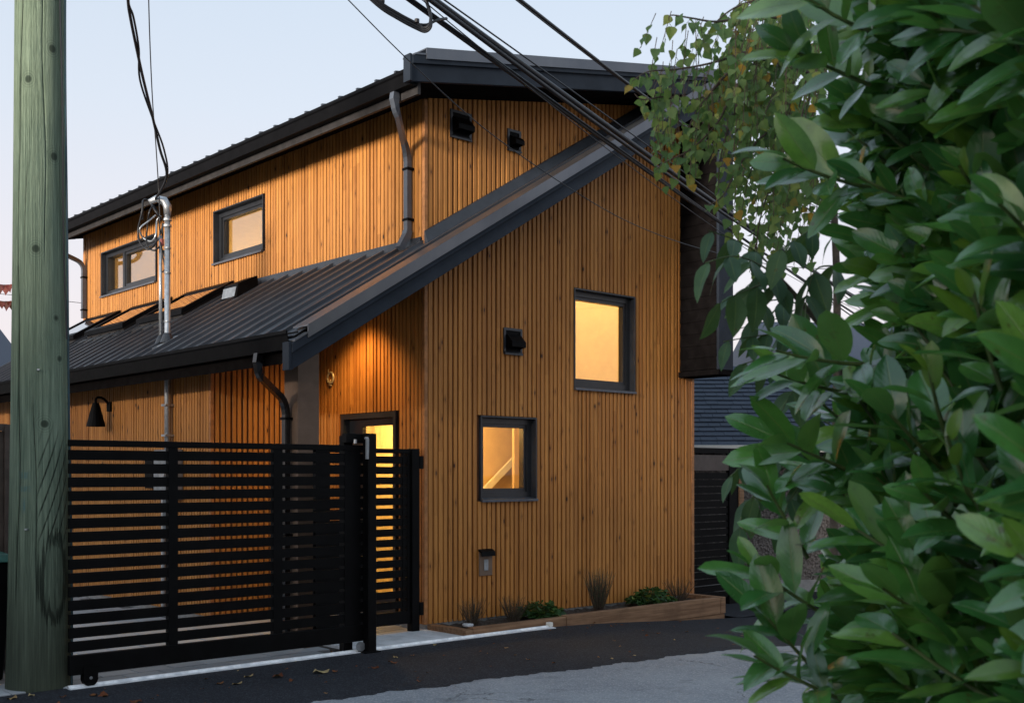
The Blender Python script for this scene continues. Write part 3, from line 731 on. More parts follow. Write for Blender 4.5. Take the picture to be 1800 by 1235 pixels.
# roof vent
rv = empty('roof_vent', house)
b = MB(); b.hexa([(-.40,3.22,RB(-.40)+ROOFT),(-.02-.07,3.22,RB(-.09)+ROOFT),(-.09,3.60,RB(-.09)+ROOFT),(-.40,3.60,RB(-.40)+ROOFT)],
              [(-.36,3.24,RB(-.36)+ROOFT+.17),(-.09,3.24,RB(-.09)+ROOFT+.13),(-.09,3.58,RB(-.09)+ROOFT+.13),(-.36,3.58,RB(-.36)+ROOFT+.17)])
b.build('hood', 'gutter_black', rv, bevel=.008)
b = MB(); slab(b, -.50, -.05, 3.12, 3.70, RB, ROOFT+.001, ROOFT+.008); b.build('flange', 'window_trim', rv)
b = MB(); b.hexa([(-.405,3.25,RB(-.40)+ROOFT+.03),(-.402,3.25,RB(-.40)+ROOFT+.03),(-.402,3.57,RB(-.40)+ROOFT+.03),(-.405,3.57,RB(-.40)+ROOFT+.03)],
              [(-.378,3.25,RB(-.36)+ROOFT+.13),(-.372,3.25,RB(-.36)+ROOFT+.13),(-.372,3.57,RB(-.36)+ROOFT+.13),(-.378,3.57,RB(-.36)+ROOFT+.13)])
b.build('grille', 'alloy', rv)
# plumbing stacks
for (x, y_, h) in ((.8, .53, .52), (.3, 1.82, .30)):
    MB().tube([(x, y_, DB(x)+.2), (x, y_, DB(x)+DORT+h)], .027, 12).build('vent_stack', 'downspout_metal', house, smooth=False)

# downspouts
def arc(p0, p1, p2, n=6):
    return [(Vector(p0)*(1-t)**2+Vector(p1)*2*t*(1-t)+Vector(p2)*t*t) for t in [i/n for i in range(n+1)]]
def downspout(path, z0, brk, mat='downspout_metal'):
    ds = empty('downspout', house)
    p = path+[(path[-1][0], path[-1][1], z0)]
    MB().sqtube(p[:-1]+[p[-1]], .033, .028, (0, 1, 0)).build('pipe', mat, ds, bevel=0)
    for z in brk:
        x, y_ = path[-1][0], path[-1][1]
        MB().box(x-.034, x+.05, y_-.048, y_+.048, z-.012, z+.012).build('bracket', 'gutter_black', ds)
    return ds
gx = -.60
d = [(gx, -.30, 5.28), (gx, -.30, 5.20)]+arc((gx, -.30, 5.20), (gx, -.30, 5.12), (-.52, -.24, 5.08), 4)+arc((-.18, .12, 4.96), (-.075, .20, 4.90), (-.072, .20, 4.80), 4)+[(-.072, .20, 4.7)]
downspout(d, RB(0)+ROOFT+.12, (4.72, 4.20))
MB().sqtube([(-.072, .20, RB(0)+ROOFT+.14), (-.085, .20, RB(0)+ROOFT+.09), (-.17, .20, RB(-.17)+ROOFT+.05)], .040, .034, (0, 1, 0)).build('downspout_shoe', 'downspout_metal', house)
d = [(gx, 8.70, 5.28), (gx, 8.70, 5.20)]+arc((gx, 8.70, 5.20), (gx, 8.70, 5.12), (-.50, 8.72, 5.06), 4)+arc((-.18, 8.82, 4.98), (-.075, 8.83, 4.94), (-.072, 8.83, 4.84), 4)+[(-.072, 8.83, 4.7)]
downspout(d, RB(0)+ROOFT+.12, (4.72, 4.20))
gx = -1.915
d = [(gx, -.02, 2.68), (gx, -.02, 2.60)]+arc((gx, -.02, 2.60), (gx, .0, 2.50), (-1.83, .06, 2.46), 4)+arc((-1.52, .30, 2.34), (-1.395, .38, 2.29), (-1.39, .385, 2.16), 5)+[(-1.39, .385, 2.0)]
downspout(d, .03, (2.12, 1.0), 'gloss_black')
# porch post
MB().box(-1.34, -1.10, .25, .50, .0, RB(-1.34)+.0).build('porch_post', 'brown_panel', house, bevel=.004)
MB().box(-1.36, -1.08, .23, .52, .0, .07).build('post_base', 'concrete_pale', house, bevel=.004)
# conduit mast through the roof, with weatherhead
ms = empty('service_mast', house)
mxp, myp = -1.42, 2.90
MB().tube([(mxp, myp, .9), (mxp, myp, 4.52)], .034, 14).build('conduit', 'galvanised', ms, smooth=True)
MB().tube([(mxp-.035, myp+.10, RB(mxp)+.3), (mxp-.035, myp+.10, 4.28)], .020, 10).build('thin_conduit', 'galvanised', ms, smooth=True)
for z in (4.45, 4.38): MB().tube([(mxp, myp, z-.012), (mxp, myp, z+.012)], .046, 14).build('coupling', 'galvanised', ms)
for z in (4.13, 3.85, 3.30): MB().tube([(mxp, myp, z-.006), (mxp, myp, z+.006)], .040, 12).build('clamp', 'alloy', ms)
MB().tube([(mxp, myp, 4.50), (mxp, myp, 4.60), (mxp-.03, myp+.02, 4.66), (mxp-.10, myp+.06, 4.68), (mxp-.17, myp+.10, 4.64)], [.040, .048, .050, .042, .028], 14).build('weatherhead', 'galvanised', ms, smooth=True)
for (px_, py_, rr_) in ((mxp, myp, .034), (mxp-.035, myp+.10, .02)):
    zr = RB(px_)+ROOFT
    MB().tube([(px_, py_, zr-.02), (px_, py_, zr+.05), (px_, py_, zr+.09)], [rr_+.05, rr_+.025, rr_+.003], 14).build('boot', 'window_trim', ms)
    b = MB(); slab(b, px_-.13, px_+.10, py_-.10, py_+.10, RB, ROOFT+.002, ROOFT+.008); b.build('boot_flange', 'alloy', ms)
for z in (2.36, 2.02): MB().box(mxp-.05, -1.345, myp-.055, myp+.055, z-.012, z+.012).build('strut', 'galvanised', ms)
# service loops
def wire(name, pts, r, parent=None, mat='cable_black', n=6, sub=6):
    """smooth (Catmull-Rom) wire"""
    P = [Vector(p) for p in pts]; out = []
    for i in range(len(P)-1):
        p0, p1, p2, p3 = P[max(i-1, 0)], P[i], P[i+1], P[min(i+2, len(P)-1)]
        for j in range(sub):
            t = j/sub
            out.append(.5*((2*p1)+(p2-p0)*t+(2*p0-5*p1+4*p2-p3)*t*t+(3*p1-p0-3*p2+p3)*t**3))
    out.append(P[-1])
    return MB().tube(out, r, n).build(name, mat, parent, smooth=True)
wh = 12.70
for (mat_, r_, pts) in (('cable_black', .011, [(287,392),(278,420),(262,438),(247,428),(243,405),(250,372),(252,352),(262,354),(274,372),(284,385)]),
                     ('cable_black', .010, [(286,395),(284,425),(272,440),(258,430),(259,400),(262,375),(270,362),(280,378)]),
                     ('galvanised', .010, [(283,380),(276,388),(274,412),(266,424),(252,418),(246,402),(262,388),(274,378)]),
                     ('cable_black', .008, [(281,385),(281,410),(284,440),(290,470),(286,478)]),
                     ('cable_black', .008, [(282,430),(288,446),(292,458),(288,440)])):
    wire('service_loop', [at(u, v, wh+.05*sin(i*2.1)) for i, (u, v) in enumerate(pts)], r_, ms, mat_)
MB().box(mxp-.05, mxp-.01, myp+.06, myp+.13, 4.16, 4.24).build('splice_connector', 'dull_red', ms, bevel=.006)
MB().tube([at(250, 372, wh), at(250, 386, wh)], .017, 8).build('wire_connector', 'cable_black', ms)
# meter box
mt = empty('electric_meter', house)
MB().box(-1.46, -1.366, 2.62, 3.18, 1.30, 1.86).build('meter_box', 'alloy', mt, bevel=.008)
MB().tube([(-1.46, 2.80, 1.62), (-1.54, 2.80, 1.62)], .085, 20).build('meter_dial', 'galvanised', mt)
MB().box(-1.45, -1.366, 3.22, 3.44, 1.42, 1.80).build('junction_box', 'gutter_black', mt, bevel=.006)
MB().tube([(mxp, 3.0, 0.0), (mxp, 3.0, 1.3)], .03, 12).build('lower_conduit', 'galvanised', mt)
# side wall lamp (unlit gooseneck)
sl = empty('wall_lamp', house); ly = 4.62
MB().box(-1.40, -1.364, ly-.05, ly+.05, 2.36, 2.48).build('wall_plate', 'gutter_black', sl, bevel=.006)
MB().tube(arc((-1.38, ly, 2.43), (-1.44, ly, 2.54), (-1.52, ly, 2.53), 4)+arc((-1.52, ly, 2.53), (-1.56, ly, 2.52), (-1.55, ly, 2.46), 4), .016, 8).build('arm', 'gutter_black', sl)
b = MB(); b.add([(-1.55+.04*cos(t), ly+.04*sin(t), 2.46) for t in [2*pi*i/16 for i in range(16)]]+[(-1.55+.115*cos(t), ly+.115*sin(t), 2.17) for t in [2*pi*i/16 for i in range(16)]]+[(-1.55+.105*cos(t), ly+.105*sin(t), 2.17) for t in [2*pi*i/16 for i in range(16)]],
        [(i, (i+1) % 16, (i+1) % 16+16, i+16) for i in range(16)]+[(i+16, (i+1) % 16+16, (i+1) % 16+32, i+32) for i in range(16)]+[tuple(range(16))])
b.build('lamp_shade', 'gutter_black', sl, smooth=False)
# wall vents
def hood(x0, x1, z0, z1):
    v = empty('wall_vent', house); b = MB(); t = .028; d0, d1 = -.040, -.024
    b.box(x0, x0+t, d0, d1, z0, z1); b.box(x1-t, x1, d0, d1, z0, z1); b.box(x0+t, x1-t, d0, d1, z1-t, z1); b.box(x0+t, x1-t, d0, d1, z0, z0+t)
    b.build('flange', 'window_trim', v)
    MB().box(x0+t, x1-t, -.030, -.0245, z0+t, z1-t).build('throat', 'gutter_black', v)
    w = x1-x0; h = z1-z0; a, c = x0+t+.006, x1-t-.006
    prof = [(-.030, z1-t-.04), (-.05, z1-t-.045), (-.10, z1-h*.42), (-.135, z1-h*.56), (-.135, z1-h*.74), (-.125, z1-h*.74), (-.12, z1-h*.60), (-.09, z1-h*.48), (-.030, z1-t-.09)]
    b = MB(); b.prism(prof, 0, a, c)
    for xx in (a, c-.006): b.prism([(-.03, z1-t-.05), (-.10, z1-h*.42), (-.13, z1-h*.60), (-.13, z1-h*.74), (-.03, z0+t+.03)], 0, xx-.0015, xx+.0075)
    b.build('hood', 'gutter_black', v)
    MB().prism([(-.040, z0-.006), (-.056, z0-.006), (-.056, z0+.012), (-.040, z0+.030)], 0, x0+.004, x1-.004).build('drip_lip', 'window_trim', v)
hood(.305, .589, 5.08, 5.37); hood(1.10, 1.295, 5.092, 5.33); hood(1.045, 1.315, 2.885, 3.17)
# outlet on the gable
ou = empty('wall_outlet', house)
MB().box(.695, .880, -.040, -.024, .505, .760).build('back_plate', 'brown_panel', ou, bevel=.004)
MB().prism([(-.024, .79), (-.075, .765), (-.085, .715), (-.078, .715), (-.066, .755), (-.024, .765)], 0, .692, .884).build('rain_hood', 'gutter_black', ou)
MB().box(.755, .815, -.050, -.041, .56, .68).build('socket', 'alloy', ou, bevel=.004)
# brass house mark on the porch wall
hm = MB(); cy, cz = 1.70, 2.672
ringp = [(-.034, cy+.060*cos(t), cz+.062*sin(t)) for t in [2*pi*i/22 for i in range(23)]]
hm.tube(ringp, .012, 6); hm.tube([(-.034, cy+.045, cz+.10), (-.034, cy+.047, cz+.06), (-.034, cy+.03, cz+.045)], .006, 6)
hm.tube([(-.034, cy-.0, cz-.02), (-.034, cy+.015, cz-.065), (-.034, cy+.035, cz-.075), (-.034, cy+.0, cz-.085), (-.034, cy-.02, cz-.09)], .008, 6)
hm.build('house_number', 'brass', house, smooth=True)
# recessed porch light (lit)
pl = empty('porch_light', house); PX, PY = -.42, .95; PZ = RB(PX)+.0
MB().tube([(PX, PY, PZ-.03), (PX, PY, PZ+.03)], .055, 18).build('fixture', 'gutter_black', pl)
MB().tube([(PX, PY, PZ-.036), (PX, PY, PZ-.031)], .042, 18).build('bulb', 'lamp_glow', pl)
sp = lamp('porch_spot', (PX, PY, PZ-.05), 85, (1, .60, .22), .10, 'SPOT', spot_size=radians(125), spot_blend=.8)

# ================================================================== GATES, FENCES
def on_plane(axis, val, u, v):
    d = at(u, v, 1)-CAM; return CAM+d*((val-CAM[axis])/d[axis])
G = 'gate_black'
# sliding gate
sg = empty('sliding_gate'); tag(sg, 'wide black slatted sliding gate on a pale floor track', 'gate')
GX0, GX1, GY = -3.885, -1.262, -.73
zc = [1.783-.1017*k for k in range(16)]; gh = .013
MB().box(GX0, GX1, GY-.022, GY+.022, zc[0]+gh, 1.845).build('top_rail', G, sg, bevel=.003)
MB().box(GX0, GX1, GY-.024, GY+.024, .098, zc[15]-gh).build('bottom_rail', G, sg, bevel=.003)
for a, b_ in zip(zc, zc[1:]):
    MB().box(GX0, GX1, GY-.013, GY+.013, b_+gh, a-gh).build('slat', G, sg)
for x0, x1 in ((-3.112, -3.033), (-2.180, -2.093), (-1.47, -1.30)):
    MB().box(x0, x1, GY-.018, GY+.032, .101, 1.842).build('stile', G, sg)
for wx in (-3.73,):
    wr = empty('roller', sg)
    MB().tube([(wx, GY-.025, .062), (wx, GY+.025, .062)], .058, 20).build('wheel', G, wr)
    MB().tube([(wx, GY-.034, .068), (wx, GY-.024, .068)], .012, 10).build('axle', 'alloy', wr)
    b = MB(); b.box(wx-.055, wx+.055, GY-.032, GY-.026, .05, .16); b.box(wx-.055, wx+.055, GY+.026, GY+.032, .05, .16); b.build('fork', G, wr)
# floor track: steel angle on a concrete kerb
tr = empty('gate_track'); tag(tr, 'pale metal gate track on a concrete strip along the asphalt', 'track')
b = MB(); b.box(-3.90, 1.09, -.80, -.655, -.08, .003); b.build('base', 'concrete_pale', tr, bevel=.004)
pr_ = [(-.792, .004), (-.745, .004), (-.735, .020), (-.725, .020), (-.715, .004), (-.668, .004), (-.668, .0085), (-.712, .0085), (-.722, .0245), (-.738, .0245), (-.748, .0085), (-.792, .0085)]
MB().prism(pr_, 0, -3.89, 1.07).build('rail', 'track_steel', tr)
MB().box(1.03, 1.085, -.765, -.70, .009, .055).build('end_stop', 'white_paint', tr, bevel=.008)
# latch post
gp = empty('gate_post'); tag(gp, 'taller black metal gate post with latch between the two gates', 'post')
MB().box(-1.285, -1.195, -.845, -.758, .0, 1.950).build('front_post', G, gp, bevel=.004)
MB().box(-1.44, -1.345, -.690, -.615, .0, 1.93).build('rear_post', G, gp, bevel=.004)
MB().box(-1.46, -1.19, -.760, -.692, 1.865, 1.948).build('head_plate', G, gp, bevel=.004)
MB().box(-1.33, -1.17, -.875, -.735, .002, .012).build('base_plate', G, gp)
MB().box(-1.48, -1.31, -.72, -.585, .002, .012).build('base_plate', G, gp)
MB().tube([(-1.32, -.79, .055), (-1.32, -.765, .055)], .042, 16).build('guide_roller', 'alloy', gp)
MB().tube([(-1.38, -.78, 1.86), (-1.38, -.78, 1.895)], .016, 10).build('latch_knob', 'galvanised', gp)
MB().sqtube([(-1.305, -.86, 1.90), (-1.305, -.86, 1.84), (-1.312, -.865, 1.72)], .012, .010, (1, 0, 0)).build('latch_bar', 'alloy', gp)
MB().tube([(-1.31, -.87, 1.905), (-1.31, -.84, 1.905)], .013, 10).build('latch_pin', 'galvanised', gp)
# pedestrian gate by the house corner
pg = empty('pedestrian_gate'); tag(pg, 'narrow black slatted swing gate beside the house corner', 'gate')
zc2 = [1.778-.1033*k for k in range(16)]; gh2 = .0155; PY0 = .0
PXA, PXB = -1.31, -.10
MB().box(PXA, PXB, -.022, .022, zc2[0]+gh2, 1.838).build('top_rail', G, pg, bevel=.003)
MB().box(PXA, PXB, -.022, .022, .085, zc2[15]-gh2).build('bottom_rail', G, pg, bevel=.003)
for a, b_ in zip(zc2, zc2[1:]): MB().box(PXA, PXB, -.014, .014, b_+gh2, a-gh2).build('slat', G, pg)
for x0, x1 in ((-1.31, -1.15), (-.293, -.272), (-.236, -.20)): MB().box(x0, x1, -.019, .03, .088, 1.834).build('stile', G, pg)
MB().box(-.194, -.10, -.045, .045, .0, 1.842).build('hinge_post', G, pg, bevel=.004)
for z in (1.64, .16): MB().box(-.099, -.055, -.05, -.028, z, z+.13).build('hinge', G, pg)
# right-hand side gate
rg = empty('side_gate'); tag(rg, 'dark slatted gate at the right end of the house', 'gate')
RX0, RX1, RY = 4.34, 5.56, .25; gb = gz(5)
for x0, x1 in ((RX0, RX0+.20), (RX1-.20, RX1)): MB().box(x0, x1, RY-.03, RY+.03, gb-.03, 1.93).build('stile', G, rg)
MB().box(RX0+.2, RX1-.2, RY-.025, RY+.025, 1.86, 1.93).build('top_rail', G, rg)
MB().box(RX0+.2, RX1-.2, RY-.02, RY+.02, 1.63, 1.835).build('panel', 'brown_metal', rg)
z = 1.60; 
while z > gb+.15:
    MB().box(RX0+.2, RX1-.2, RY-.014, RY+.014, z-.082, z).build('slat', G, rg); z -= .094
MB().box(5.565, 5.66, .20, .32, gb-.05, 1.90).build('timber_post', 'timber', rg)
# brown fence left of the pole, and wheelie bin
bf = empty('brown_fence'); tag(bf, 'brown board fence behind the green pole at the left edge', 'fence')
for i in range(9):
    x1 = -4.02-i*.145
    MB().box(x1-.135, x1, .29, .315, .02, 1.93).build('board', 'brown_metal', bf, bevel=.003)
MB().box(-5.4, -4.0, .27, .335, 1.935, 1.99).build('cap_rail', 'brown_metal', bf)
MB().box(-4.018, -3.93, .26, .345, -.03, 1.985).build('post', 'brown_metal', bf)
wb_ = empty('wheelie_bin'); tag(wb_, 'green plastic wheelie bin peeping out left of the pole', 'bin')
bx, by = -4.38, .02
b = MB(); b.hexa([(bx-.20,by-.22,.03),(bx+.20,by-.22,.03),(bx+.20,by+.20,.03),(bx-.20,by+.20,.03)], [(bx-.26,by-.28,.92),(bx+.26,by-.28,.92),(bx+.26,by+.23,.92),(bx-.26,by+.23,.92)]); b.build('body', 'gate_black', wb_, bevel=.01)
b = MB(); b.hexa([(bx-.28,by-.30,.925),(bx+.28,by-.30,.925),(bx+.28,by+.25,.925),(bx-.28,by+.25,.925)], [(bx-.24,by-.24,.985),(bx+.24,by-.24,.985),(bx+.24,by+.24,1.01),(bx-.24,by+.24,1.01)]); b.build('lid', 'green_plastic', wb_, bevel=.008)
for s_ in (-.19, .19): MB().tube([(bx+s_-.03, by+.2, .06), (bx+s_+.03, by+.2, .06)], .075, 14).build('wheel', 'gate_black', wb_)

# ================================================================== UTILITY POLE
pole = empty('utility_pole'); tag(pole, 'green treated wooden utility pole with knots and long cracks', 'utility pole')
pc = at(70, 1213, 8.47); pole.location = (pc.x, pc.y, 0)
b = MB(); NS, NR = 260, 150; HP = 9.0
va = atan2(-FW.y, -FW.x)                       # angle that faces the camera
cracks = [(va-.42, .020, 0.6, 9.0, .035), (va-.80, .012, 1.5, 5.2, .02), (va+.25, .010, .5, 2.3, .02), (va+.55, .008, 3, 8, .02), (va-.1, .008, 2.9, 3.9, .015)]
for j in range(NR+1):
    z = -.3+(HP+.3)*j/NR; R = .226-.0100*max(z, 0)
    R *= 1+.05*math.exp(-max(0, z)*2.2)
    for i in range(NS):
        a = 2*pi*i/NS
        r = R*(1+.012*sin(3*a+z*.7)+.008*sin(5*a-z*1.1))
        for ca, dp, za, zb, wd in cracks:
            c2 = ca+.06*sin(z*1.9+ca*3)+.03*sin(z*5.1)
            dd = (a-c2+pi) % (2*pi)-pi
            if za < z < zb: r -= dp*max(0, 1-abs(dd)/(wd*1.6))*min(1, (z-za)*3, (zb-z)*3)
        b.v.append((r*cos(a), r*sin(a), z))
for j in range(NR):
    for i in range(NS): b.f.append((j*NS+i, j*NS+(i+1) % NS, (j+1)*NS+(i+1) % NS, (j+1)*NS+i))
b.f.append(tuple(range(NR*NS, (NR+1)*NS)))
shaft = b.build('shaft', 'pole_wood', pole, smooth=True)
ra = va+1.45
pts = []
for j in range(40):
    z = j*.16; R = .250-.0099*z+.004*sin(z*2.3)
    pts.append(((R+.004)*cos(ra+.05*sin(z*1.3)), (R+.004)*sin(ra+.05*sin(z*1.3)), z))
MB().tube(pts, .008, 6).build('ground_wire', 'blue_paint', pole)
ra = va+1.30
pts = [((.247-.0099*z+.006*sin(z*3+1))*cos(ra+.1*sin(z*.9)), (.247-.0099*z+.006*sin(z*3+1))*sin(ra+.1*sin(z*.9)), z) for z in [2.6+j*.12 for j in range(50)]]
MB().tube(pts, .006, 6).build('ground_wire', 'cable_black', pole)
for z_, a_ in ((2.35, .35), (1.18, .0)):
    MB().box(.2, .255-.0099*z_+.008, -.008, .008, z_, z_+.012).build('staple', 'galvanised', pole).rotation_euler = (0, 0, va+a_)

# ================================================================== OVERHEAD CABLES
def cable(label, pts, r, cat='cable', grp='overhead cables across the lane'):
    o = wire('overhead_cable', [at(*p) for p in pts], r, None, 'cable_black', 6, 8)
    return tag(o, label, cat, grp)
# (u, v, depth): they run over the lane from the left towards the far right
def runs(u0, v0, u1, v1, w0, w1, sag=0):
    """straight in space between two points, prolonged at both ends"""
    A, B = at(u0, v0, w0), at(u1, v1, w1); d = B-A; out = []
    for k in range(-6, 17):
        t = k/8; p = A+d*t; p = p+Vector((0, 0, -sag*4*t*(1-t))); out.append(p)
    return out
def span(label, u0, v0, u1, v1, w0, w1, sag, r):
    o = wire('overhead_cable', runs(u0, v0, u1, v1, w0, w1, sag), r, None, 'cable_black', 6, 3)
    return tag(o, label, 'cable', 'overhead cables across the lane')
span('thickest black cable of the overhead bundle crossing the roof', 752, -8, 1395, 452, 7.5, 15.4, .02, .023)
span('black cable lashed under the thickest overhead cable', 757, 1, 1395, 456, 7.5, 15.4, .05, .017)
span('thin black wire along the upper edge of the thick bundle', 768, -9, 1396, 449, 7.5, 15.4, -.03, .006)
span('black cable of the lower pair crossing the roof edge', 712, -5, 1380, 470, 7.4, 15.2, .02, .015)
span('lighter cable lashed to the lower pair crossing the roof edge', 718, -5, 1381, 472, 7.4, 15.2, .0, .010)
span('thin lower wire hugging the pair of cables', 742, 0, 1384, 482, 7.4, 15.2, .10, .004)
span('single dark cable high above the ridge at upper right', 914, 0, 1330, 310, 7.4, 12.8, .03, .012)
span('thin wire beside the single cable at upper right', 1060, 118, 1400, 345, 9.2, 14.2, .05, .005)
tag(wire('overhead_cable', [at(u, v, w) for u, v, w in ((520, -95, 6.9), (612, 0, 7.2), (720, 108, 7.6), (850, 225, 8.2), (1000, 330, 9.0), (1120, 397, 9.8), (1250, 442, 10.8), (1400, 470, 12.2), (1600, 475, 14.5))], .004, None, 'cable_black', 5, 6),
    'thin sagging wire crossing the whole facade to the fin', 'cable', 'overhead cables across the lane')
lb = empty('lashed_cable_loop'); tag(lb, 'lashed cable with hanging splice loops at the top edge', 'cable', 'overhead cables across the lane')
for k, (dy, ex) in enumerate(((0, 0), (5, 6), (9, 10))):
    wire('strand', [at(600, -60+dy, 7.1), at(662, 0+dy, 7.2), at(700, 25+dy, 7.3), at(732, 42+dy, 7.4), at(745+ex*.3, 50+dy*.7, 7.42), at(755+ex*.3, 44+dy*.3, 7.42), at(757, 28, 7.45), at(752, 10, 7.5), at(746, -6, 7.52)], .012-.002*k, lb)
wire('strand', [at(733, 43, 7.4), at(750, 44, 7.45), at(768, 36, 7.5), at(785, 33, 7.6)], .010, lb)
for u, v in ((672, 3), (733, 38)): MB().tube([at(u, v-4, 7.25), at(u, v+2, 7.25)], .016, 8).build('clip', 'cable_black', lb)
# service drop to the mast
mtop = Vector((mxp-.12, myp+.07, 4.66))
for k, (label, off, r) in enumerate((('black twisted service drop running up from the mast', 0, .014), ('second strand of the twisted drop above the mast', 7, .010))):
    pts = [mtop]+[at(u+off*sin(v*.03), v, w) for u, v, w in ((293, 310, 12.2), (281, 262, 11.9), (268, 205, 11.5), (252, 140, 11.0), (240, 85, 10.6), (229, 30, 10.2), (225, 0, 10.0), (219, -90, 9.4))]
    tag(wire('service_drop', pts, r, None), label, 'cable', 'service wires to the mast')
tag(wire('service_drop', [at(281, 382, 12.6), at(279, 335, 12.6), at(274, 255, 12.4), at(268, 175, 12.2), at(263, 60, 11.8), at(260, -60, 11.4)], .006, None), 'thin straight wire rising from the mast to the sky', 'cable', 'service wires to the mast')
tag(wire('overhead_cable', [at(-60, 512, 21), at(40, 520, 21), at(150, 533, 21), at(300, 545, 21)], .006), 'faint far wire at the left behind the pole', 'cable', 'overhead cables across the lane')
tag(wire('overhead_cable', [at(1290, 580, 20), at(1345, 565, 20), at(1430, 545, 20), at(1560, 505, 20)], .008), 'short dark wire against the pink sky among leaves', 'cable', 'overhead cables across the lane')

# ================================================================== PLANTER
pt = empty('timber_planter'); tag(pt, 'low brown timber planter box along the foot of the gable', 'planter')
ztop = .085
def plank(x0, x1, y0, y1, z0, z1, mat='timber'): return MB().box(x0, x1, y0, y1, z0, z1).build('timber', mat, pt, bevel=.005)
plank(.095, 1.385, -.650, -.560, -.10, ztop-.012); plank(1.389, 4.030, -.652, -.562, -.118, ztop)
plank(.0, .091, -.655, -.035, -.10, ztop-.025); plank(4.034, 4.125, -.655, -.035, -.115, ztop)
b = MB(); b.hexa([(2.6,-.645,-.24),(4.12,-.645,-.27),(4.12,-.56,-.27),(2.6,-.56,-.24)], [(2.6,-.645,-.121),(4.12,-.645,-.121),(4.12,-.56,-.121),(2.6,-.56,-.121)]); b.build('timber', 'timber', pt, bevel=.004)
b = MB(); nx, ny = 80, 12
for j in range(ny+1):
    for i in range(nx+1):
        b.v.append((.093+3.94*i/nx, -.558+.53*j/ny, .022+rnd.uniform(0, .022)+.016*sin(i*.9)*sin(j*1.3)))
for j in range(ny):
    for i in range(nx): b.f.append((j*(nx+1)+i, j*(nx+1)+i+1, (j+1)*(nx+1)+i+1, (j+1)*(nx+1)+i))
b.build('soil', 'soil', pt)
st = MB(); st.tube([(.27, -.36, .045), (.27, -.36, .075)], .06, 9); tag(st.build('pale_stone', 'concrete_pale', bevel=.008), 'pale flat stone lying in the planter soil', 'stone')

# ================================================================== LEAF MACHINERY
def leaf_shape(nu, nv, wfun, L, Wd, fold, curl, wave=0, seed=0):
    """vertex grid of a leaf of length L along +X; returns verts, faces, uvs per vert"""
    r = random.Random(seed); V = []; UV = []; ph = r.uniform(0, 6); tw = r.uniform(-.25, .25)
    for i in range(nu+1):
        u = i/nu; hw = wfun(u)*Wd/2
        for j in range(nv+1):
            t = -1+2*j/nv; y = t*hw
            z = abs(t)*hw*fold-curl*u*u*L+wave*hw*sin(u*9+ph+t*1.5)*t*t+tw*y*u
            V.append((u*L, y, z)); UV.append((u, .5+t/2))
    Fc = [(i*(nv+1)+j, (i+1)*(nv+1)+j, (i+1)*(nv+1)+j+1, i*(nv+1)+j+1) for i in range(nu) for j in range(nv)]
    return np.array(V), Fc, np.array(UV)
def w_laurel(u): return (max(0, sin(pi*min(1, u**1.0)))**.58)*(1 if u > .02 else .1)+.015
def w_birch(u): return .04+(sin(pi*min(1, (u*.98+.02))**.52)**1.0)*(1-u)**.28 if u < 1 else .0
def w_ash(u): return .03+sin(pi*u**.8)**.85 if u < 1 else .0
def w_blade(u): return 1-.85*u
def frame(dirv, up):
    x = dirv.normalized(); z = (up-x*up.dot(x))
    if z.length < 1e-4: z = Vector((1, 0, 0))-x*x.x
    z.normalize(); y = z.cross(x); return Matrix((x, y, z)).transposed()
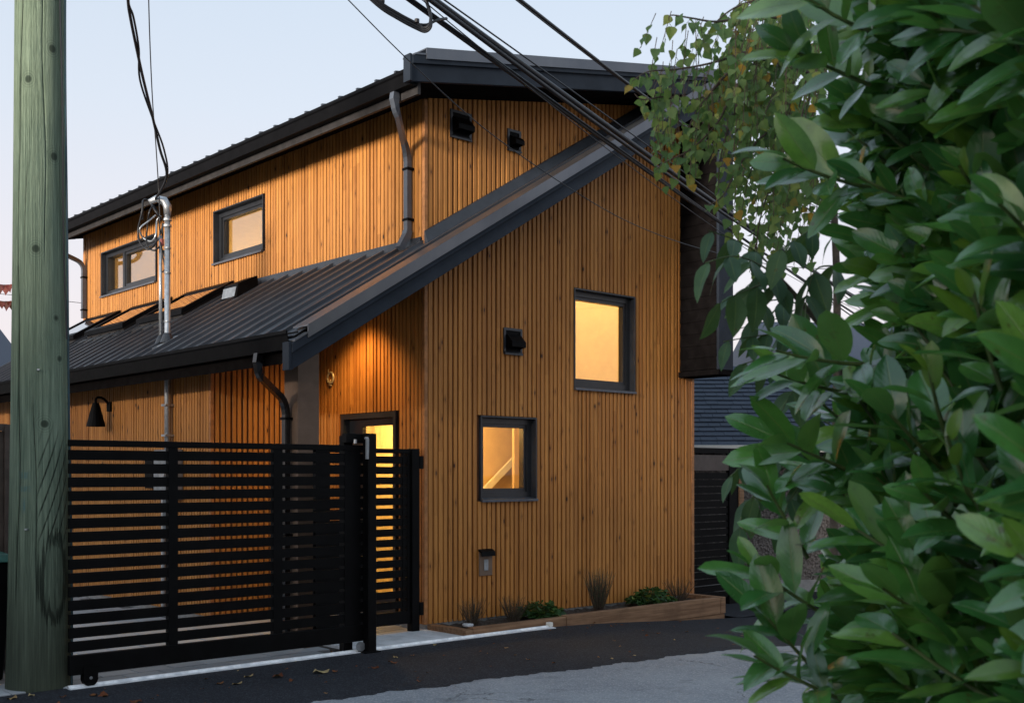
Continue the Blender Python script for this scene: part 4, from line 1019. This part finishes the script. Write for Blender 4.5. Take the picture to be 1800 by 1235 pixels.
class Leaves:
    """many leaves of one plant: best-visible ones become objects, the rest one mesh"""
    def __init__(s, mat, shapes): s.mat = mat; s.sh = shapes; s.items = []
    def put(s, p, dirv, up, size, alt=None): s.items.append((Vector(p), frame(dirv, up), size, rnd.randrange(len(s.sh)), rnd.random(), alt))
    def world(s, it):
        p, R, sz, k, _, _ = it; return s.sh[k][0]@np.array(R).T*sz+np.array(p)
    def build(s, parent, nmax, name='leaf', restname='foliage'):
        it = s.items; keep = set()
        if nmax:
            # coarse visibility buffer from the photograph's viewpoint: who shows largest
            c = 7; Wc, Hc = 1800//c+1, 1235//c+1; zb = np.full((Hc, Wc), 1e9); ow = np.full((Hc, Wc), -1)
            R3 = np.array([RT, FW, (0, 0, 1)])
            for n, q in enumerate(it):
                V = s.world(q); V = np.concatenate([V, (V[1:]+V[:-1])/2])
                d = (V-np.array(CAM))@R3.T
                if d[:, 1].min() < .1: continue
                U = ((900+F*d[:, 0]/d[:, 1])//c).astype(int); Y = ((YH-F*d[:, 2]/d[:, 1])//c).astype(int)
                ok = (U >= 0) & (U < Wc) & (Y >= 0) & (Y < Hc)
                for a, b_, w_ in zip(U[ok], Y[ok], d[ok, 1]):
                    if w_ < zb[b_, a]: zb[b_, a] = w_; ow[b_, a] = n
            ids, cnt = np.unique(ow[ow >= 0], return_counts=True)
            keep = set(ids[np.argsort(-cnt)][:nmax].tolist())
        meshes = {}
        rv, rf, ruv, rvar = [], [], [], []; base = 0; rest2 = {}
        for n, q in enumerate(it):
            p, R, sz, k, var, alt = q
            if n in keep:
                key = (k, alt)
                if key not in meshes:
                    meshes[key] = s.mesh(s.sh[k][0], s.sh[k][1], s.sh[k][2], None, alt or s.mat, name)
                o = link(name, meshes[key], parent); o.matrix_local = Matrix.Translation(p)@R.to_4x4()@Matrix.Scale(sz, 4)
            else:
                d = rest2.setdefault(alt, [[], [], [], [], 0])
                V = s.world(q); d[0].append(V); d[1] += [tuple(i+d[4] for i in f) for f in s.sh[k][1]]; d[2].append(s.sh[k][2]); d[3].append(np.full(len(V), var)); d[4] += len(V)
        for alt, d in rest2.items():
            me = s.mesh(np.concatenate(d[0]), d[1], np.concatenate(d[2]), np.concatenate(d[3]), alt or s.mat, restname)
            o = link(restname, me, parent); o['kind'] = 'stuff'
    def mesh(s, V, Fc, UV, var, mat, name):
        me = bpy.data.meshes.new(name); me.from_pydata([tuple(v) for v in V], [], Fc)
        ul = me.uv_layers.new(name='UVMap'); li = np.empty(len(me.loops), dtype=np.int32); me.loops.foreach_get('vertex_index', li)
        ul.data.foreach_set('uv', np.asarray(UV)[li].astype(np.float32).ravel())
        at_ = me.attributes.new('var', 'FLOAT', 'POINT'); at_.data.foreach_set('value', (np.zeros(len(V)) if var is None else var).astype(np.float32))
        me.polygons.foreach_set('use_smooth', [True]*len(me.polygons)); me.materials.append(M[mat]); return me
def rv3(s=1): return Vector((rnd.gauss(0, s), rnd.gauss(0, s), rnd.gauss(0, s)))
UPZ = Vector((0, 0, 1))

# ================================================================== PLANTS IN THE BED
def bed(u, y_=-.34): 
    p = on_plane(1, y_, u, 1080); return Vector((p.x, y_, .03))
blade = [leaf_shape(4, 1, w_blade, 1, .035, 0, c, 0, i) for i, c in enumerate((.02, .08, .15))]
def tuft(name, label, cat, u, h, spread, n, mat, lean=.0):
    root = empty(name); tag(root, label, cat, 'plants in the timber planter'); c = bed(u); root.location = c
    L = Leaves(mat, blade); S_ = MB()
    for k in range(n):
        a = rnd.uniform(0, 2*pi); t = rnd.random()**.6*spread; hh = h*rnd.uniform(.65, 1.1)
        p0 = Vector((cos(a)*t*.25, sin(a)*t*.25, -.01)); d = Vector((cos(a)*t/h, sin(a)*t/h, 1)).normalized()
        p1 = p0+d*hh+rv3(.008); S_.tube([p0, (p0+p1)/2+rv3(.004), p1], [.0025, .002, .0012], 4, False)
        for q in range(11):
            f = rnd.uniform(.12, 1); b_ = rnd.uniform(0, 2*pi)
            L.put(p0+(p1-p0)*f, d*1.2+Vector((cos(b_), sin(b_), rnd.uniform(-.1, .4)))*.8, d+rv3(.3), rnd.uniform(.035, .06))
    S_.build('stems', 'twig', root, kind='stuff'); L.build(root, 0); return root
tuft('heather_plant', 'dark spiky heather at the left end of the planter', 'plant', 832, .30, .17, 80, 'heather_leaf')
tuft('heather_plant', 'dark heather left of the green herb in the planter', 'plant', 903, .28, .16, 80, 'heather_leaf')
tuft('lavender_plant', 'tall grey green lavender in the middle of the planter', 'plant', 1052, .46, .16, 190, 'lavender_leaf')
tuft('heather_plant', 'reddish brown heather at the right end of the planter', 'plant', 1193, .30, .20, 80, 'heather_leaf')
lobed = [leaf_shape(5, 4, lambda u: .1+sin(pi*u**.7)**.8*(1+.25*sin(u*22)), 1, .95, .12, c, .25, i) for i, c in enumerate((.1, .25, .35))]
def herb(label, u, n, wd, h):
    root = empty('herb_plant'); tag(root, label, 'plant', 'plants in the timber planter'); root.location = bed(u)
    L = Leaves('herb_leaf', lobed); S_ = MB()
    for k in range(n):
        a = rnd.uniform(0, 2*pi); t = sqrt(rnd.random())
        p = Vector((cos(a)*t*wd, sin(a)*t*wd*.75, h*(1-t*t*.7)*rnd.uniform(.5, 1)))
        S_.tube([(p.x*.2, p.y*.2, 0), (p.x*.6, p.y*.6, p.z*.7), p], .0015, 4, False)
        L.put(p, Vector((cos(a), sin(a), rnd.uniform(-.2, .5)))+rv3(.3), UPZ+rv3(.35), rnd.uniform(.04, .075))
    S_.build('stems', 'stem_green', root, kind='stuff'); L.build(root, 0)
herb('low green herb spilling over the planter left of the joint', 950, 260, .27, .19)
herb('low green herb with a few yellow leaves right of the lavender', 1145, 300, .30, .22)

# ================================================================== FALLEN LEAVES
dryshape = [leaf_shape(5, 4, lambda u: .08+sin(pi*u**.8)*(1+.45*abs(sin(u*11))), 1, .8, f, c, .5, i) for i, (f, c) in enumerate(((.3, .1), (.5, -.3), (.15, .3), (.6, .2)))]
LD = Leaves('dry_leaf', dryshape)
dm = [LD.mesh(sh[0], sh[1], sh[2], None, 'dry_leaf', 'fallen_leaf') for sh in dryshape]
spots = [(190, 1222, .11), (440, 1190, .10), (498, 1190, .12), (515, 1196, .06), (568, 1184, .16), (592, 1182, .07), (660, 1173, .08), (689, 1166, .10), (691, 1156, .06), (420, 1203, .10), (388, 1203, .07), (240, 1232, .10), (160, 1224, .08), (30, 1228, .10), (60, 1222, .07), (110, 1226, .06), (505, 1177, .04), (1046, 1094, .06), (1057, 1092, .05), (1040, 1100, .05), (1075, 1101, .05), (1092, 1098, .05), (1142, 1094, .05), (1198, 1089, .05), (1210, 1109, .05), (1260, 1101, .05), (1140, 1117, .06), (1160, 1113, .06), (1283, 1120, .05)]
for k in range(70):
    spots.append((rnd.uniform(130, 1330), 0, rnd.uniform(.018, .05)))
for u, v, s_ in spots:
    if v == 0:
        x = rnd.uniform(-4.2, 3.6); y_ = rnd.uniform(edge_y(x)+.1, -.84)
    else:
        p = on_plane(2, 0, u, v); p = on_plane(2, gz(p.x), u, v); x, y_ = p.x, p.y
    o = link('fallen_leaf', rnd.choice(dm)); o.location = (x, y_, gz(x)+.010)
    o.rotation_euler = (rnd.uniform(-.2, .2), rnd.uniform(-.2, .2), rnd.uniform(0, 6.28)); s_ *= .72; o.scale = (s_, s_, s_*.6)
    tag(o, 'dry fallen leaf lying on the asphalt strip', 'leaf', 'fallen leaves on the asphalt')

# ================================================================== LAUREL HEDGE
def rw_(r, w, z): return CAM*1+FW*w+RT*r+Vector((0, 0, z-CAM.z))
hedge = empty('laurel_hedge'); tag(hedge, 'big glossy laurel hedge filling the right side close to the lens', 'hedge')
lau = [leaf_shape(8, 4, w_laurel, 1, .37+.045*(i % 3), .18+.06*(i % 2), (.04, .12, .2, .28, .08, .35)[i], .06, i) for i in range(6)]
HL = Leaves('laurel_leaf', lau); HS = MB(); HB = MB()
def shoot(p, d, n, L0, fresh=False):
    d = d.normalized(); side = d.cross(UPZ+rv3(.2)).normalized(); ln = .017*n; pts = []
    bend = Vector((0, 0, .10))+rv3(.05)
    for i in range(5):
        t = i/4; pts.append(p+d*ln*t+bend*ln*t*t)
    HS.tube(pts, [.0045, .004, .0035, .003, .0025], 5, False)
    a = rnd.uniform(0, 6.28)
    for i in range(n):
        t = (i+.6)/n; q = p+d*ln*t+bend*ln*t*t; a += 2.4+rnd.uniform(-.3, .3)
        rad = (side*cos(a)+side.cross(d)*sin(a)).normalized()
        op = 1.25-1.0*t+rnd.uniform(-.15, .15)
        ld_ = d*(1-.45*op)+rad*op+Vector((0, 0, .10))
        hi_ = sstep(1.1, 2.3, q.z); up = UPZ*(.95-.45*hi_)+d*.3+OUT*(.25+.25*hi_)-FW*(.30+.35*hi_)+rv3(.22)
        sz = L0*(.75+.4*sin(pi*min(1, t*.9+.1)))*rnd.uniform(.65, 1.2)
        alt = 'new_leaf' if (fresh and t > .62) else None
        HL.put(q+rad*.004, ld_, up, sz*(.75 if alt else 1), alt)
OUT = -RT
for layer, (roff, n) in enumerate(((.0, 560), (.13, 340), (.30, 200), (.5, 170), (.8, 170))):
    for k in range(n):
        w = rnd.uniform(1.1, 2.6); z = rnd.uniform(-.05, 2.95)
        r = .845+roff+rnd.uniform(-.05, .05)-.055*sstep(1.3, 2.1, z)+.06*sin(z*2.6+w)+.03*sin(z*7+1.3)
        if layer == 0 and w > 2.25: r += (w-2.25)*.35
        p = rw_(r, w, z)
        d = OUT*rnd.uniform(.5, 1.0)+UPZ*rnd.uniform(.25, 1.1)+(-FW)*rnd.uniform(-.5, .8)
        shoot(p, d, rnd.randint(7, 12), rnd.uniform(.088, .128), layer == 0 and rnd.random() < .15)
for u, v, w in ((1640, 740, 1.75), (1690, 870, 1.7), (1730, 640, 1.6)):
    shoot(at(u+30, v+45, w), OUT*.5+UPZ*.9-FW*.35, 8, .11, True)
# shoots that stick out towards the lane at the far end
for u, v, w, dx, dz in ((1440, 1075, 2.15, 1, .65), (1470, 1225, 2.05, 1, .45), (1445, 1190, 2.1, .9, .9), (1420, 980, 2.2, .6, .9), (1490, 690, 2.2, 1.1, .15), (1520, 640, 2.1, 1.2, .0), (1530, 150, 2.1, 1, .3), (1540, 60, 2.0, 1, .2), (1500, 830, 2.2, 1, .4), (1530, 330, 2.1, 1, .1)):
    shoot(at(u, v, w), OUT*dx+UPZ*dz-FW*.25, 10, .122)
for k in range(60):
    z = rnd.uniform(.05, 1.75); p = rw_(rnd.uniform(.80, 1.15), rnd.uniform(2.35, 2.8), z)
    shoot(p, OUT*rnd.uniform(.4, .9)+UPZ*rnd.uniform(.3, 1.0)-FW*rnd.uniform(.1, .6), rnd.randint(7, 11), rnd.uniform(.085, .12))
for k in range(16):
    w = rnd.uniform(1.0, 2.55); r = 1.2+rnd.uniform(-.12, .25); p = rw_(r, w, -.1); pts = [p]
    for i in range(7): p = p+Vector((0, 0, .42))+rv3(.05); pts.append(p)
    HB.tube(pts, [.022-.002*i for i in range(8)], 6)
    for i in range(2, 7):
        q = pts[i]; e_ = q+OUT*rnd.uniform(.15, .35)+UPZ*rnd.uniform(.1, .3)+FW*rnd.uniform(-.2, .2); HB.tube([q, (q+e_)/2+rv3(.02), e_], [.010, .008, .005], 5)
HB.build('branches', 'bark', hedge, kind='stuff'); HS.build('shoots', 'stem_green', hedge, kind='stuff')
HL.build(hedge, 300)

# ================================================================== BIRCH
birch = empty('birch_tree'); tag(birch, 'birch with drooping twigs and a few yellow leaves at upper right', 'tree')
bsh = [leaf_shape(6, 4, w_birch, 1, .95, f, c, .12, i) for i, (f, c) in enumerate(((.15, .1), (.3, .25), (.05, -.15), (.35, .35)))]
BL = Leaves('birch_leaf', bsh); BT = MB(); BB = MB()
base = at(1466, 1100, 4.3); base.z = -.1
trunk = [base]+[at(1466+6*sin(i), v, 4.3) for i, v in enumerate((900, 700, 500, 380, 260, 150, 20, -160, -400))]
BB.tube(trunk, [.018-.0012*i for i in range(len(trunk))], 8); 
def twig(pts, r0, step, skip=0, dens=1.0):
    P = [at(*p) if len(p) == 3 and not isinstance(p, Vector) else p for p in pts]; out = []
    for i in range(len(P)-1):
        p0, p1, p2, p3 = P[max(i-1, 0)], P[i], P[i+1], P[min(i+2, len(P)-1)]
        for j in range(6):
            t = j/6; out.append(.5*((2*p1)+(p2-p0)*t+(2*p0-5*p1+4*p2-p3)*t*t+(3*p1-p0-3*p2+p3)*t**3))
    out.append(P[-1]); n = len(out)
    BT.tube(out, [max(.0011, r0*(1-.8*i/n)) for i in range(n)], 5, False)
    acc = 0; side = 1
    for i in range(1, n):
        acc += (out[i]-out[i-1]).length
        if acc > step and i/n > skip:
            acc = 0; side = -side
            if rnd.random() > dens: continue
            d = (out[i]-out[i-1]).normalized(); lat = d.cross(UPZ+rv3(.2)).normalized()*side
            st_ = out[i]+lat*rnd.uniform(.006, .016)+Vector((0, 0, -rnd.uniform(.004, .016)))+rv3(.004)
            BT.tube([out[i], st_], .0008, 3, False)
            BL.put(st_, Vector((0, 0, -1))*rnd.uniform(.5, 1.2)+lat*.5+d*.3+rv3(.25), -FW*rnd.uniform(-.2, 1)+rv3(.55)+UPZ*.3, rnd.uniform(.029, .043))
main = [[(1466, 70, 4.3), (1400, 40, 4.0), (1330, 28, 3.8), (1262, 38, 3.6), (1215, 32, 3.45), (1180, 27, 3.4), (1176, 38, 3.4)],
        [(1466, 110, 4.3), (1390, 85, 4.0), (1320, 90, 3.75), (1255, 110, 3.6), (1190, 122, 3.5), (1140, 126, 3.4), (1112, 142, 3.35)],
        [(1466, 40, 4.3), (1400, 5, 4.2), (1340, 0, 4.0), (1290, 15, 3.9), (1250, 50, 3.8), (1230, 95, 3.75)],
        [(1466, 150, 4.3), (1400, 120, 4.0), (1340, 120, 3.8), (1290, 160, 3.65), (1262, 215, 3.6), (1215, 262, 3.55), (1170, 285, 3.5), (1152, 300, 3.5)],
        [(1400, 120, 4.0), (1330, 105, 3.8), (1275, 140, 3.7), (1225, 175, 3.6), (1170, 170, 3.5), (1130, 175, 3.45), (1115, 165, 3.45)],
        [(1466, 230, 4.3), (1400, 215, 4.0), (1340, 240, 3.8), (1300, 290, 3.7), (1270, 345, 3.6), (1240, 362, 3.55)],
        [(1466, 260, 4.3), (1410, 270, 4.0), (1360, 320, 3.9), (1335, 390, 3.8), (1330, 450, 3.8)],
        [(1320, 90, 3.75), (1260, 150, 3.65), (1215, 215, 3.6), (1200, 290, 3.6)],
        [(1330, 105, 3.8), (1290, 200, 3.7), (1268, 270, 3.65), (1262, 330, 3.65)]]
for m_ in main: twig(m_, .006, .016, .12, .95)
for k in range(170):
    u = 1290+175*rnd.random()**.8; v = rnd.uniform(-30, 290); w = rnd.uniform(3.5, 4.7); h = rnd.uniform(70, 190); dx = rnd.uniform(-55, 5)
    twig([(u, v, w), (u+dx*.35, v+h*.2, w), (u+dx*.75, v+h*.6, w-.05), (u+dx, v+h, w-.08)], .0022, .020, .0, .9)
for k in range(84):
    u = rnd.uniform(1150, 1330); v = rnd.uniform(20, 250); w = rnd.uniform(3.4, 3.9); h = rnd.uniform(40, 120); dx = rnd.uniform(-30, 10)
    twig([(u, v, w), (u+dx*.4, v+h*.4, w), (u+dx, v+h, w)], .0016, .024, .0, .9)
for k in range(14):
    u = rnd.uniform(1330, 1440); v = rnd.uniform(370, 450); w = rnd.uniform(3.6, 4.4); h = rnd.uniform(30, 70)
    twig([(u, v-40, w), (u-5, v, w), (u-15, v+h, w)], .0016, .024, .2, .8)
BB.build('trunk', 'bark', birch, smooth=True); BT.build('twigs', 'twig', birch, kind='stuff'); BL.build(birch, 300)

# ================================================================== SAPLING WITH COMPOUND LEAVES
sap = empty('ash_sapling'); tag(sap, 'sapling with hanging compound leaves between the house and the hedge', 'sapling')
ash = [leaf_shape(7, 4, w_ash, 1, .44, f, c, .10, i) for i, (f, c) in enumerate(((.12, .12), (.25, .2), (.05, .3), (.2, .05)))]
AL = Leaves('sapling_leaf', ash); AT = MB(); AB = MB()
ab = at(1500, 1200, 3.0); ab.z = -.1
AB.tube([ab, at(1500, 1000, 3.0), at(1498, 800, 3.0), at(1488, 680, 2.95), at(1478, 620, 2.92), at(1455, 585, 2.9), at(1420, 545, 2.88), at(1385, 505, 2.86), at(1370, 488, 2.85)], [.03, .026, .021, .017, .013, .009, .008, .007, .005], 7)
def rachis(pts, n, L0, droop=.9):
    P = [at(*p) for p in pts]; out = []
    for i in range(len(P)-1):
        p0, p1, p2, p3 = P[max(i-1, 0)], P[i], P[i+1], P[min(i+2, len(P)-1)]
        for j in range(6):
            t = j/6; out.append(.5*((2*p1)+(p2-p0)*t+(2*p0-5*p1+4*p2-p3)*t*t+(3*p1-p0-3*p2+p3)*t**3))
    out.append(P[-1]); m = len(out); AT.tube(out, [.0028-.0016*i/m for i in range(m)], 5, False)
    for k in range(n):
        i = int((.22+.76*k/(n-1))*(m-1)); d = (out[min(i+1, m-1)]-out[max(i-1, 0)]).normalized(); lat = d.cross(UPZ).normalized()
        for s_ in ((1, -1) if k < n-1 else (0,)):
            AL.put(out[i], d*rnd.uniform(.35, .7)+lat*s_*rnd.uniform(.4, .8)+Vector((0, 0, -droop*rnd.uniform(.6, 1.2))), UPZ*.6-FW*rnd.uniform(.1, .8)+lat*s_*.3+rv3(.25), L0*rnd.uniform(.8, 1.15))
for pts, n, L0 in (
    ([(1372, 492, 2.85), (1340, 452, 2.8), (1300, 425, 2.75), (1245, 405, 2.7)], 4, .085),
    ([(1372, 492, 2.85), (1335, 465, 2.75), (1290, 450, 2.65), (1240, 462, 2.6)], 4, .10),
    ([(1385, 505, 2.86), (1345, 500, 2.75), (1300, 515, 2.7), (1262, 535, 2.65)], 4, .11),
    ([(1420, 545, 2.88), (1390, 530, 2.95), (1350, 530, 2.9), (1320, 565, 2.85)], 4, .105),
    ([(1455, 585, 2.9), (1410, 590, 2.8), (1350, 588, 2.75), (1272, 600, 2.7)], 6, .075),
    ([(1478, 620, 2.92), (1425, 615, 2.8), (1370, 622, 2.7), (1305, 640, 2.65)], 4, .10),
    ([(1488, 680, 2.95), (1440, 660, 2.85), (1400, 680, 2.8), (1370, 730, 2.75)], 4, .115),
    ([(1500, 790, 3.0), (1420, 785, 2.9), (1340, 795, 2.85), (1280, 840, 2.8)], 7, .072),
    ([(1500, 820, 3.0), (1420, 810, 2.9), (1365, 830, 2.85), (1320, 880, 2.8)], 6, .080),
    ([(1500, 850, 3.0), (1440, 840, 2.9), (1400, 860, 2.85), (1375, 910, 2.8)], 5, .095),
    ([(1500, 780, 3.0), (1450, 740, 2.9), (1420, 740, 2.85), (1400, 770, 2.8)], 4, .12),
    ([(1370, 830, 2.85), (1345, 850, 2.85), (1310, 890, 2.82), (1300, 930, 2.8)], 3, .10),
    ([(1490, 420, 2.9), (1440, 400, 2.8), (1400, 420, 2.75), (1370, 440, 2.7)], 4, .10),
    ([(1490, 470, 2.9), (1440, 470, 2.8), (1420, 510, 2.75), (1415, 560, 2.7)], 4, .11)): rachis(pts, n, L0)
AB.build('stem', 'bark', sap, smooth=True); AT.build('leaf_stalks', 'stem_green', sap, kind='stuff'); AL.build(sap, 200)

# ================================================================== NEIGHBOURS
ga = empty('garage'); tag(ga, 'low garage with blue grey shingle roof behind the side gate', 'garage')
ga.location = CAM+FW*16.4-Vector((0, 0, CAM.z)); ga.rotation_euler = (0, 0, AX-pi/2)
g0, g1 = 1.75, 7.2
MB().box(g0+.2, g1-.2, .45, 4.6, .0, 2.05).build('wall', 'pebble_dash', ga)
MB().box(g0+.18, g1-.18, .42, 4.62, -.4, .0).build('footing', 'concrete', ga)
MB().box(g0, g1, -.09, .0, 1.90, 2.0).build('gutter', 'white_paint', ga, bevel=.006)
sl_ = 1.38/2.25
b = MB(); b.hexa([(g0,.0,1.90),(g1,.0,1.90),(g1,2.25,3.28),(g0,2.25,3.28)], [(g0,0,1.985),(g1,0,1.985),(g1,2.25,3.365),(g0,2.25,3.365)])
b.hexa([(g0,2.25,3.28),(g1,2.25,3.28),(g1,5.0,1.6),(g0,5.0,1.6)], [(g0,2.25,3.365),(g1,2.25,3.365),(g1,5.0,1.685),(g0,5.0,1.685)])
gr = b.build('roof', 'shingle', ga)
def shingle(w):
    b = MB(); ln = .17; b.hexa([(0,0,.003),(w-.006,0,.003),(w-.006,ln,-.010),(0,ln,-.010)], [(0,0,.016),(w-.006,0,.016),(w-.006,ln,-.004),(0,ln,-.004)])
    me = bpy.data.meshes.new('shingle'); me.from_pydata(b.v, [], b.f); me.materials.append(M['shingle']); return me
shm = [(w, shingle(w)) for w in (.18, .24, .30)]; ang = math.atan(sl_); nrow = int(2.25/cos(ang)/.14)
srest = MB(); cnt = 0
for r_ in range(nrow):
    x = g0+rnd.uniform(0, .2)
    while x < g1-.3:
        w, me = rnd.choice(shm); d = .01+r_*.14; y_, z = d*cos(ang), 1.987+d*sin(ang)
        if 2.05 < x < 4.6 and cnt < 290:
            o = link('shingle', me, gr); o.location = (x, y_, z+rnd.uniform(0, .004)); o.rotation_euler = (ang, 0, 0); cnt += 1
        else:
            R = Matrix.Translation((x, y_, z))@Matrix.Rotation(ang, 4, 'X'); srest.add([R@v.co for v in me.vertices], [tuple(p.vertices) for p in me.polygons])
        x += w
srest.build('shingle_courses', 'shingle', gr, kind='stuff')
# pale house farther right, glimpsed between the leaves
ph_ = empty('pale_house'); tag(ph_, 'pale far house glimpsed between leaves right of the fin', 'house')
ph_.location = CAM+FW*30-Vector((0, 0, CAM.z)); ph_.rotation_euler = (0, 0, AX-pi/2+.1)
for i in range(14): MB().box(7.9, 16, .0, .02, .2+i*.3, .2+i*.3+.285).build('siding_course', 'stucco_wall', ph_)
MB().box(7.9, 16, .03, 7, -.4, 4.4).build('wall', 'stucco_wall', ph_)
MB().prism([(-.4, 4.4), (3.5, 6.2), (7.4, 4.4), (7.4, 4.25), (-.4, 4.25)], 0, 7.6, 16.3).build('roof', 'shingle', ph_)
# house beyond on the left
fh = empty('neighbour_house'); tag(fh, 'dark roofed neighbour house far behind the pole at the left edge', 'house')
MB().box(-9, .6, 14.2, 21, -.3, 3.5).build('wall', 'stucco_wall', fh)
MB().prism([(13.7, 3.35), (17.5, 5.35), (21.4, 3.35), (21.4, 3.2), (13.7, 3.2)], 0, -9.4, 1.0).build('roof', 'shingle', fh)
MB().box(-3.2, -2.0, 14.15, 14.19, 1.2, 2.4).build('window', 'window_black', fh)
# house across the side street, left of the lane: it shades the foot of the scene and shows in the panes
nh = empty('street_house'); tag(nh, 'pale low house standing left of the lane', 'house')
MB().box(-24, -15.5, -14, 6, -.3, 3.3).build('wall', 'stucco_wall', nh)
MB().prism([(-24.5, 3.2), (-19.7, 5.3), (-15.0, 3.2), (-15.0, 3.05), (-24.5, 3.05)], 1, -14.5, 6.5).build('roof', 'shingle', nh)
for y_ in (-11, -7, -3.5, 0, 2.5):
    for z_ in (1.0,): MB().box(-15.49, -15.42, y_, y_+1.3, z_, z_+1.4).build('window', 'window_black', nh)
# trees on the far side of the lane, behind the viewpoint: they close off the low sky and show in the panes
cl = [leaf_shape(3, 2, w_ash, 1, .7, .2, .2, .1, i) for i in range(3)]
for k, (tx, ty, hh, rr_, lab) in enumerate(((.5, -18, 10.5, 3.4, 'leafy tree across the lane facing the gable'), (7, -17, 11, 3.5, 'leafy tree across the lane, right of the other one'))):
    t_ = empty('street_tree'); tag(t_, lab, 'tree', 'trees across the lane'); t_.location = (tx, ty, -.1)
    MB().tube([(0, 0, 0), (.1, .05, 2), (0, .1, hh*.5), (.1, 0, hh*.85)], [.22, .18, .12, .05], 8).build('trunk', 'bark', t_, smooth=True)
    L = Leaves('sapling_leaf', cl)
    for q in range(2600):
        v = rv3(1).normalized()*rnd.random()**.4; z = hh*.58+v.z*hh*.44; s_ = 1+.25*sin(v.x*7+k)*cos(v.y*6)
        L.put((v.x*rr_*s_, v.y*rr_*s_, z), rv3(1), rv3(.5)+UPZ*.5, rnd.uniform(.28, .5))
    L.build(t_, 0, restname='crown')
# red leaves hanging at the far left
rt = empty('red_leaf_branch'); tag(rt, 'thin branch with hanging red leaves left of the pole', 'branch')
RL = Leaves('red_leaf', bsh); b = MB()
for v0, us in ((503, (-30, -14, 0, 11, 17)), (532, (-25, -10, 3, 12, 22))):
    pts = [at(-80, v0-10, 14), at(-10, v0-4, 14), at(40, v0+2, 14)]; b.tube(pts, .006, 4)
    for u in us: RL.put(at(u, v0-3, 14), Vector((0, 0, -1))+rv3(.2), -FW+rv3(.4), rnd.uniform(.10, .14))
b.build('twig', 'twig', rt); RL.build(rt, 20)
print('boards', nboards[0], 'pavers', npav, 'hedge leaves', len(HL.items), 'birch', len(BL.items), 'ash', len(AL.items))
